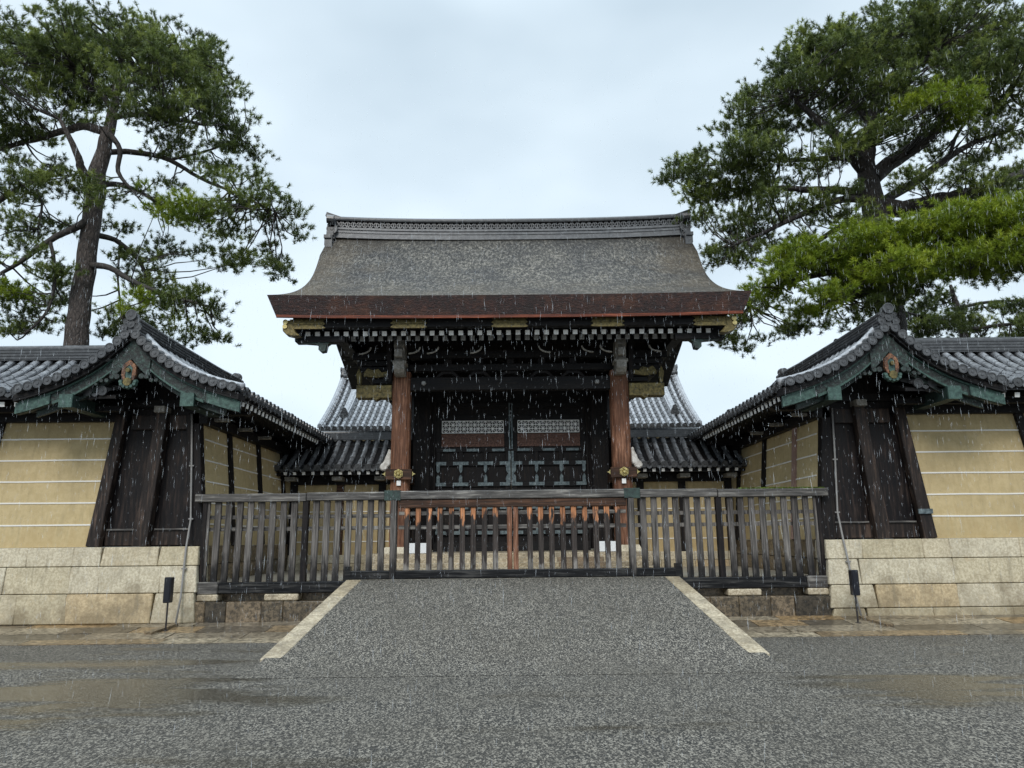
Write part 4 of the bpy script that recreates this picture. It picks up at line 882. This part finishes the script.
def pine(name, label, Y, trunk, limbs, pads, seed, nc_per_m2=3.1, tufts_per=30, barkm='bark'):
    """trunk / limbs: lists of (px, py, dY, radius); pads: (px, py, rx, ry, dY, density, bright)"""
    rnd = random.Random(seed); base = at(trunk[0][0], trunk[0][1], Y + trunk[0][2])
    T = thing(name, label, 'tree', (base.x, base.y, 0))
    def path(l, k=4): 
        pts = smooth_path([at(a, b, Y + c) for a, b, c, r in l], k); rr = np.interp(np.linspace(0, len(l) - 1, len(pts)), range(len(l)), [q[3] for q in l])
        return [p + Vector([rnd.uniform(-.4, .4) * r for _ in range(3)]) * .35 for p, r in zip(pts, rr)], rr
    tp, tr = path(trunk); tp = [Vector((tp[0].x - .1, tp[0].y, -.1))] + tp; tr = [tr[0] * 1.25] + list(tr)
    MB().tube(tp, tr, 12).build('trunk', M[barkm], T, smooth=True)
    nodes = [(p, r) for p, r in zip(tp, tr)][len(tp) // 3:]
    for l in limbs:
        p, r = path(l); MB().tube(p, r, 7).build('limb', M['twig'] if r[0] < .12 else M[barkm], T, smooth=True); nodes += list(zip(p, r))[1:]
    NP = np.array([tuple(n[0]) for n in nodes])
    tw = MB(); crowns = {0: [], 1: []}
    for (px, py, rx, ry, dy, dens, br) in pads:
        dens = dens * 1.45 if dens < .75 else dens
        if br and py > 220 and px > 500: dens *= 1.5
        if py < 60: py += 7
        c = at(px, py, Y + dy); sc = (c - CAM).length / F; RX, RZ = rx * sc, ry * sc; RY = max(.8, min(RX, 1.8))
        RX *= (.94 if px < 500 else .96); n = max(3, int(nc_per_m2 * dens * RX * RZ * 3.14))
        for k in range(n):
            while True:
                q = Vector([rnd.uniform(-1, 1) for _ in range(3)])
                if q.length < 1: break
            q = q * (q.length ** -.25 if q.length > .05 else 1)
            cc = c + Vector((q.x * RX, q.y * RY, q.z * RZ)); 
            i = int(np.argmin(np.linalg.norm((NP - np.array(cc)) * [1, 1, 1.3], axis=1))); src = Vector(NP[i])
            mid = (src + cc) / 2 + Vector((rnd.uniform(-.15, .15), rnd.uniform(-.15, .15), rnd.uniform(-.25, .1)))
            tw.tube([src, src.lerp(mid, .55) + Vector((0, 0, -.05)), mid, mid.lerp(cc, .6), cc], [.024, .02, .017, .013, .008], 4)
            tone = min(1, max(0, rnd.gauss(.42, .17))); s = rnd.uniform(.2, .44)
            m = int(tufts_per * rnd.uniform(.7, 1.3) * (s / .38) ** 2)
            for _ in range(m):
                v = Vector((rnd.gauss(0, 1), rnd.gauss(0, 1), rnd.gauss(0, .42))) * s * .6
                ax = Vector((v.x * .9, v.y * .9, .28 + rnd.uniform(-.15, .25))) + Vector([rnd.uniform(-.15, .15) for _ in range(3)])
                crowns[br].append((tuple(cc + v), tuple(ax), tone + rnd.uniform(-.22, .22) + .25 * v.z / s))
            for _ in range(2):
                e = cc + Vector((rnd.uniform(-1, 1), rnd.uniform(-1, 1), rnd.uniform(-.2, .6))) * s * .7; tw.tube([cc, e], [.012, .006], 3)
    tw.build('twigs', M['twig'], T)
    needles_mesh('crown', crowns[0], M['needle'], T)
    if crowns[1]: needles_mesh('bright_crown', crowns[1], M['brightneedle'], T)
    return T
left_pads = [  # px, py, rx, ry, dY, density, bright
    (20, 48, 38, 22, 0, 1, 0), (70, 35, 42, 20, -1, 1, 0), (125, 34, 45, 20, 0, 1, 0), (175, 45, 34, 22, 1, 1, 0), (30, 85, 42, 20, -1, 1, 0), (95, 75, 50, 24, 1, 1.1, 0), (155, 80, 45, 26, -1, 1.1, 0),
    (205, 80, 30, 32, 0, 1, 0), (230, 110, 24, 24, 0, 1, 0), (245, 140, 18, 20, 1, .9, 0), (190, 120, 36, 20, -1, .9, 0), (130, 110, 38, 16, -1.5, .8, 0), (25, 118, 36, 16, 0, .8, 0), (70, 105, 30, 12, 1, .7, 0),
    (30, 145, 34, 14, 1, .6, 0), (20, 180, 24, 22, 0, .6, 0), (60, 185, 22, 15, -1, .7, 0), (160, 150, 28, 14, 1, .45, 0), (215, 155, 26, 12, 0, .6, 0), (235, 180, 26, 14, -1, .9, 0), (262, 200, 24, 15, -1, 1, 0), (288, 220, 18, 16, -1, 1, 0),
    (250, 225, 34, 14, 0, .8, 0), (265, 258, 28, 18, 0, .75, 0), (228, 250, 22, 14, 1, .5, 0), (180, 205, 36, 17, -1.5, 1.0, 1), (215, 218, 24, 12, -1, .9, 0), (160, 190, 20, 14, 1, .6, 0),
    (110, 60, 60, 30, 2, .4, 0), (60, 60, 50, 28, 2, .4, 0), (180, 70, 45, 32, 2, .4, 0), (10, 235, 22, 22, 0, .5, 0), (45, 225, 20, 14, 1, .4, 0), (50, 258, 24, 14, -1, .8, 0), (10, 275, 16, 22, -1, 1, 1), (20, 310, 26, 20, 0, .7, 0), (60, 300, 20, 20, 1, .4, 0),
    (120, 240, 14, 14, 1, .35, 0), (135, 270, 26, 20, 1, .5, 0), (165, 285, 26, 14, 0, .6, 0), (150, 305, 30, 12, -1, 1.1, 1), (195, 302, 32, 14, -1, 1, 0), (200, 330, 22, 14, 0, .9, 0), (120, 325, 25, 14, 1, .7, 0), (170, 328, 24, 12, 1, .8, 0), (150, 240, 18, 20, 2, .4, 0), (185, 250, 18, 14, 1, .45, 0), (95, 195, 16, 14, -1.2, .6, 0)]
pine('pine_tree', 'tall pine with leaning trunk and open crown behind the left wall', 19.5,
     [(76, 349, 0, .32), (81, 300, 0, .28), (90, 240, 0, .25), (94, 195, 0, .26), (103, 150, 0, .20), (113, 112, 0, .14), (118, 80, .2, .10), (124, 45, .3, .05)],
     [[(104, 132, 0, .13), (85, 126, .2, .12), (60, 132, .4, .10), (25, 142, .6, .08), (-15, 152, .6, .05)],
      [(92, 190, 0, .14), (82, 170, -.4, .12), (76, 152, -.7, .09), (60, 120, -1, .05)],
      [(110, 118, 0, .09), (140, 114, -.3, .08), (170, 118, -.6, .06), (205, 125, -.8, .04)],
      [(102, 152, 0, .09), (135, 152, .4, .085), (170, 160, .6, .07), (200, 178, .4, .05), (240, 195, -.4, .035), (275, 212, -1, .02)],
      [(95, 188, 0, .10), (115, 184, .5, .08), (140, 192, .9, .06), (160, 205, 1, .04)],
      [(94, 215, 0, .11), (75, 228, -.4, .10), (50, 240, -.6, .08), (20, 262, -.6, .06), (-10, 280, -.6, .04)],
      [(60, 165, .3, .04), (35, 180, .4, .07), (0, 200, .5, .09), (-25, 222, .5, .1)],
      [(92, 235, 0, .09), (115, 240, .5, .075), (140, 262, .8, .06), (150, 292, .8, .04)],
      [(88, 265, 0, .1), (110, 268, -.5, .08), (140, 285, -.9, .06), (185, 300, -1, .045), (215, 308, -1, .025)],
      [(113, 112, 0, .09), (95, 85, 0, .07), (65, 60, 0, .05), (35, 45, 0, .03)], [(115, 95, 0, .08), (145, 70, .2, .06), (180, 50, .4, .04)],
      [(107, 130, 0, .08), (120, 150, -.4, .07), (118, 172, -.5, .06), (132, 190, -.5, .03)],
      [(50, 240, -.6, .05), (55, 275, -.6, .05), (48, 310, -.6, .04), (30, 330, -.6, .03)], [(170, 160, .6, .04), (210, 150, .6, .035), (240, 138, .8, .02)],
      [(36, 190, .4, .035), (42, 205, .4, .035), (38, 228, .3, .03)], [(120, 240, .6, .03), (118, 280, .6, .03), (122, 315, .6, .025)]],
     left_pads, 11, 9.0, 25)
right_pads = [
    (905, 25, 45, 22, 0, 1, 0), (860, 38, 40, 22, -1, 1, 0), (815, 45, 28, 22, 0, 1, 0), (790, 62, 20, 15, 0, 1, 0), (955, 25, 45, 26, 1, 1, 0), (1000, 45, 32, 26, 0, 1, 0), (890, 60, 45, 16, 1.5, 1, 0),
    (800, 85, 32, 18, -1, 1, 0), (760, 100, 32, 14, 0, 1, 0), (735, 118, 22, 14, 0, 1, 0), (780, 112, 38, 12, 1, .8, 0), (840, 80, 40, 18, 1, 1, 0), (940, 78, 42, 16, -1, 1, 0), (985, 75, 36, 20, -1, 1, 0), (935, 105, 36, 18, -2, 1.1, 1), (985, 92, 36, 18, 0, 1, 0),
    (1015, 110, 22, 18, 0, .9, 0), (840, 110, 30, 14, 1, .6, 0), (880, 110, 26, 14, 1.5, .6, 0), (760, 140, 26, 10, 1, .6, 0), (800, 140, 24, 10, 1, .5, 0),
    (720, 155, 34, 13, -1, 1.1, 0), (760, 155, 30, 12, -1, 1, 0), (690, 175, 24, 14, 0, 1.1, 0), (735, 178, 38, 12, 0, 1, 0), (780, 175, 30, 10, 1, .7, 0), (700, 195, 28, 10, 0, .9, 0), (755, 200, 28, 10, .6, .6, 0),
    (725, 225, 22, 16, 0, .8, 0), (715, 250, 18, 14, 0, .7, 0), (760, 228, 26, 12, 1, .6, 0), (800, 215, 24, 10, 1, .5, 0), (830, 160, 22, 10, 2, .4, 0), (960, 140, 26, 10, 1, .5, 0), (930, 165, 22, 8, 2, .35, 0), (1005, 165, 20, 20, 0, .7, 0), (1000, 145, 25, 10, 1, .5, 0), (900, 150, 16, 8, 2, .4, 0),
    (815, 165, 26, 9, -1, .8, 0), (850, 140, 24, 9, -1.5, .7, 0), (900, 130, 24, 9, -1.5, .7, 0), (835, 205, 30, 9, -1, .7, 0), (790, 235, 26, 10, -.5, .8, 0), (855, 235, 26, 9, -1, .7, 0), (915, 180, 22, 8, -1.5, .6, 0), (955, 175, 24, 9, -1.5, .6, 0), (960, 115, 26, 10, -1.5, .8, 0), (925, 95, 30, 12, -1.5, .9, 0), (880, 90, 30, 12, -1.5, .9, 0), (835, 62, 30, 14, -1.5, .9, 0), (1000, 190, 24, 8, -1.5, .7, 0), (690, 215, 20, 8, 0, .7, 0), (745, 260, 20, 10, 0, .7, 0), (780, 205, 30, 8, -1, .8, 0),
    # lower bright boughs
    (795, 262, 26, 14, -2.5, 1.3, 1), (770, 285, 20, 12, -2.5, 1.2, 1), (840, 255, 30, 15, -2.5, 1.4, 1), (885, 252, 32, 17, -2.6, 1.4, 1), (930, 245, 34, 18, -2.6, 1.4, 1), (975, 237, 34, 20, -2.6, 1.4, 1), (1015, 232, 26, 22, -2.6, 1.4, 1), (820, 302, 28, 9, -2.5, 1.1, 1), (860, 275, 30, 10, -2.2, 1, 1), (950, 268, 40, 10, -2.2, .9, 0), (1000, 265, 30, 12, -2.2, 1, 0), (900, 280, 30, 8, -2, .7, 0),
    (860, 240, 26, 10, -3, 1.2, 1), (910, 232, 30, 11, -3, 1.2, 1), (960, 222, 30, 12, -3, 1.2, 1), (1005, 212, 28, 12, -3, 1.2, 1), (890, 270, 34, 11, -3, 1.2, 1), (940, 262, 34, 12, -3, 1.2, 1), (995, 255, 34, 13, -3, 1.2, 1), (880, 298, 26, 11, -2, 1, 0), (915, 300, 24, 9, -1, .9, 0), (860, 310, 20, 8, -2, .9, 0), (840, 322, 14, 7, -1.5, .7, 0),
    (740, 315, 20, 10, 0, .7, 0), (775, 335, 26, 10, .5, .8, 0), (745, 340, 20, 8, 0, .6, 0), (760, 300, 16, 10, 0, .6, 0), (835, 290, 26, 12, 0, .7, 0), (800, 318, 16, 6, 0, .5, 0)]
pine('pine_tree', 'broad dark pine with spreading limbs and bright lower boughs behind the right wall', 20,
     [(893, 345, 0, .42), (888, 300, 0, .38), (880, 250, 0, .36), (876, 215, 0, .35), (870, 185, 0, .29), (866, 160, .1, .25), (872, 120, .2, .17), (880, 80, .3, .11), (895, 35, .4, .05)],
     [[(866, 172, 0, .22), (850, 152, -.3, .2), (835, 135, -.6, .15), (815, 118, -.8, .10), (790, 95, -1, .05)],
      [(872, 178, 0, .25), (895, 160, .3, .22), (925, 140, .5, .18), (945, 115, .6, .12), (960, 80, .6, .06)],
      [(880, 205, 0, .26), (905, 208, -.3, .25), (940, 200, -.5, .22), (975, 192, -.7, .18), (1010, 178, -.8, .14), (1050, 165, -.8, .1)],
      [(885, 200, 0, .14), (915, 182, .3, .12), (945, 160, .5, .10), (975, 142, .6, .08), (1010, 130, .8, .06)],
      [(868, 195, 0, .14), (840, 190, .2, .12), (810, 190, .4, .1), (780, 188, .5, .08), (740, 190, .5, .05), (705, 182, .4, .03)],
      [(866, 200, 0, .12), (838, 200, -.5, .1), (800, 215, -.8, .08), (765, 232, -.8, .05), (735, 245, -.5, .03)],
      [(874, 220, 0, .12), (845, 225, .4, .10), (820, 240, .5, .07), (790, 262, .3, .05), (750, 305, 0, .03)],
      [(866, 165, 0, .12), (845, 158, .5, .1), (800, 160, .7, .07), (760, 160, .5, .05), (720, 162, 0, .03)],
      [(872, 130, .2, .1), (850, 95, .2, .08), (820, 60, .1, .05), (800, 50, 0, .03)], [(874, 110, .2, .1), (905, 75, .2, .08), (950, 40, .4, .05)],
      [(884, 275, -.4, .22), (910, 272, -1.4, .18), (950, 270, -2, .14), (990, 262, -2.2, .1), (1040, 255, -2.2, .08)],
      [(880, 262, -.4, .16), (850, 268, -1.5, .12), (815, 275, -2.1, .08), (780, 285, -2.3, .05)], [(888, 285, -.4, .1), (850, 298, -1.5, .08), (820, 304, -2, .05)],
      [(940, 112, .6, .08), (975, 100, .2, .06), (1010, 95, 0, .04)], [(975, 192, -.7, .07), (960, 205, -1, .05), (935, 202, -1.2, .03)], [(950, 155, .5, .06), (960, 130, .6, .05), (1000, 80, .8, .03)]],
     right_pads, 23, 11.5, 27, 'darkbark')
pine('pine_tree', 'small low pine just above the right wall roof, behind the broad pine', 23,
     [(965, 345, 0, .14), (962, 320, 0, .12), (955, 300, .1, .08), (950, 285, .1, .05)],
     [[(960, 322, 0, .06), (930, 318, -.3, .05), (905, 312, -.4, .03)], [(958, 308, 0, .06), (990, 302, .2, .05), (1030, 300, .3, .03)], [(964, 330, 0, .06), (1000, 325, 0, .05), (1040, 322, 0, .03)]],
     [(930, 300, 24, 9, 0, .7, 0), (910, 325, 26, 10, 0, 1, 0), (950, 325, 30, 12, -.5, 1.1, 0), (1000, 325, 34, 12, 0, 1.1, 0), (1015, 300, 16, 9, 0, .6, 0), (975, 310, 26, 8, .4, .8, 0), (1040, 320, 20, 16, 0, 1, 0)], 31, 10., 26)

# ------------------------------------------------------------ falling sleet and rain
def sleet():
    m = mat('falling sleet', (.8, .85, .9), .15); t = NT(m); t.b.inputs['Alpha'].default_value = .15
    mb = MB(); rr = random.Random(2)
    for _ in range(17000):
        y = 2.2 + 11 * rr.random() ** .7; x = rr.uniform(-.75, .75) * y; z = rr.uniform(.3, 1.7 + y * .68)
        r = .0007 + .0016 * rr.random() ** 2 * (.5 + y / 9); l = r * rr.uniform(5, 22); dx = rr.uniform(-.12, .12) * l
        p = [(x + r * math.cos(q), y + r * math.sin(q), z) for q in (0, 2.1, 4.2)]
        mb.add([(x + dx, y, z + l)] + p + [(x - dx, y, z - l)], [(0, 1, 2), (0, 2, 3), (0, 3, 1), (4, 2, 1), (4, 3, 2), (4, 1, 3)])
    tag(mb.build('sleet', m), 'fine pale sleet falling in front of the gate and walls', 'sleet', kind='stuff')
sleet()
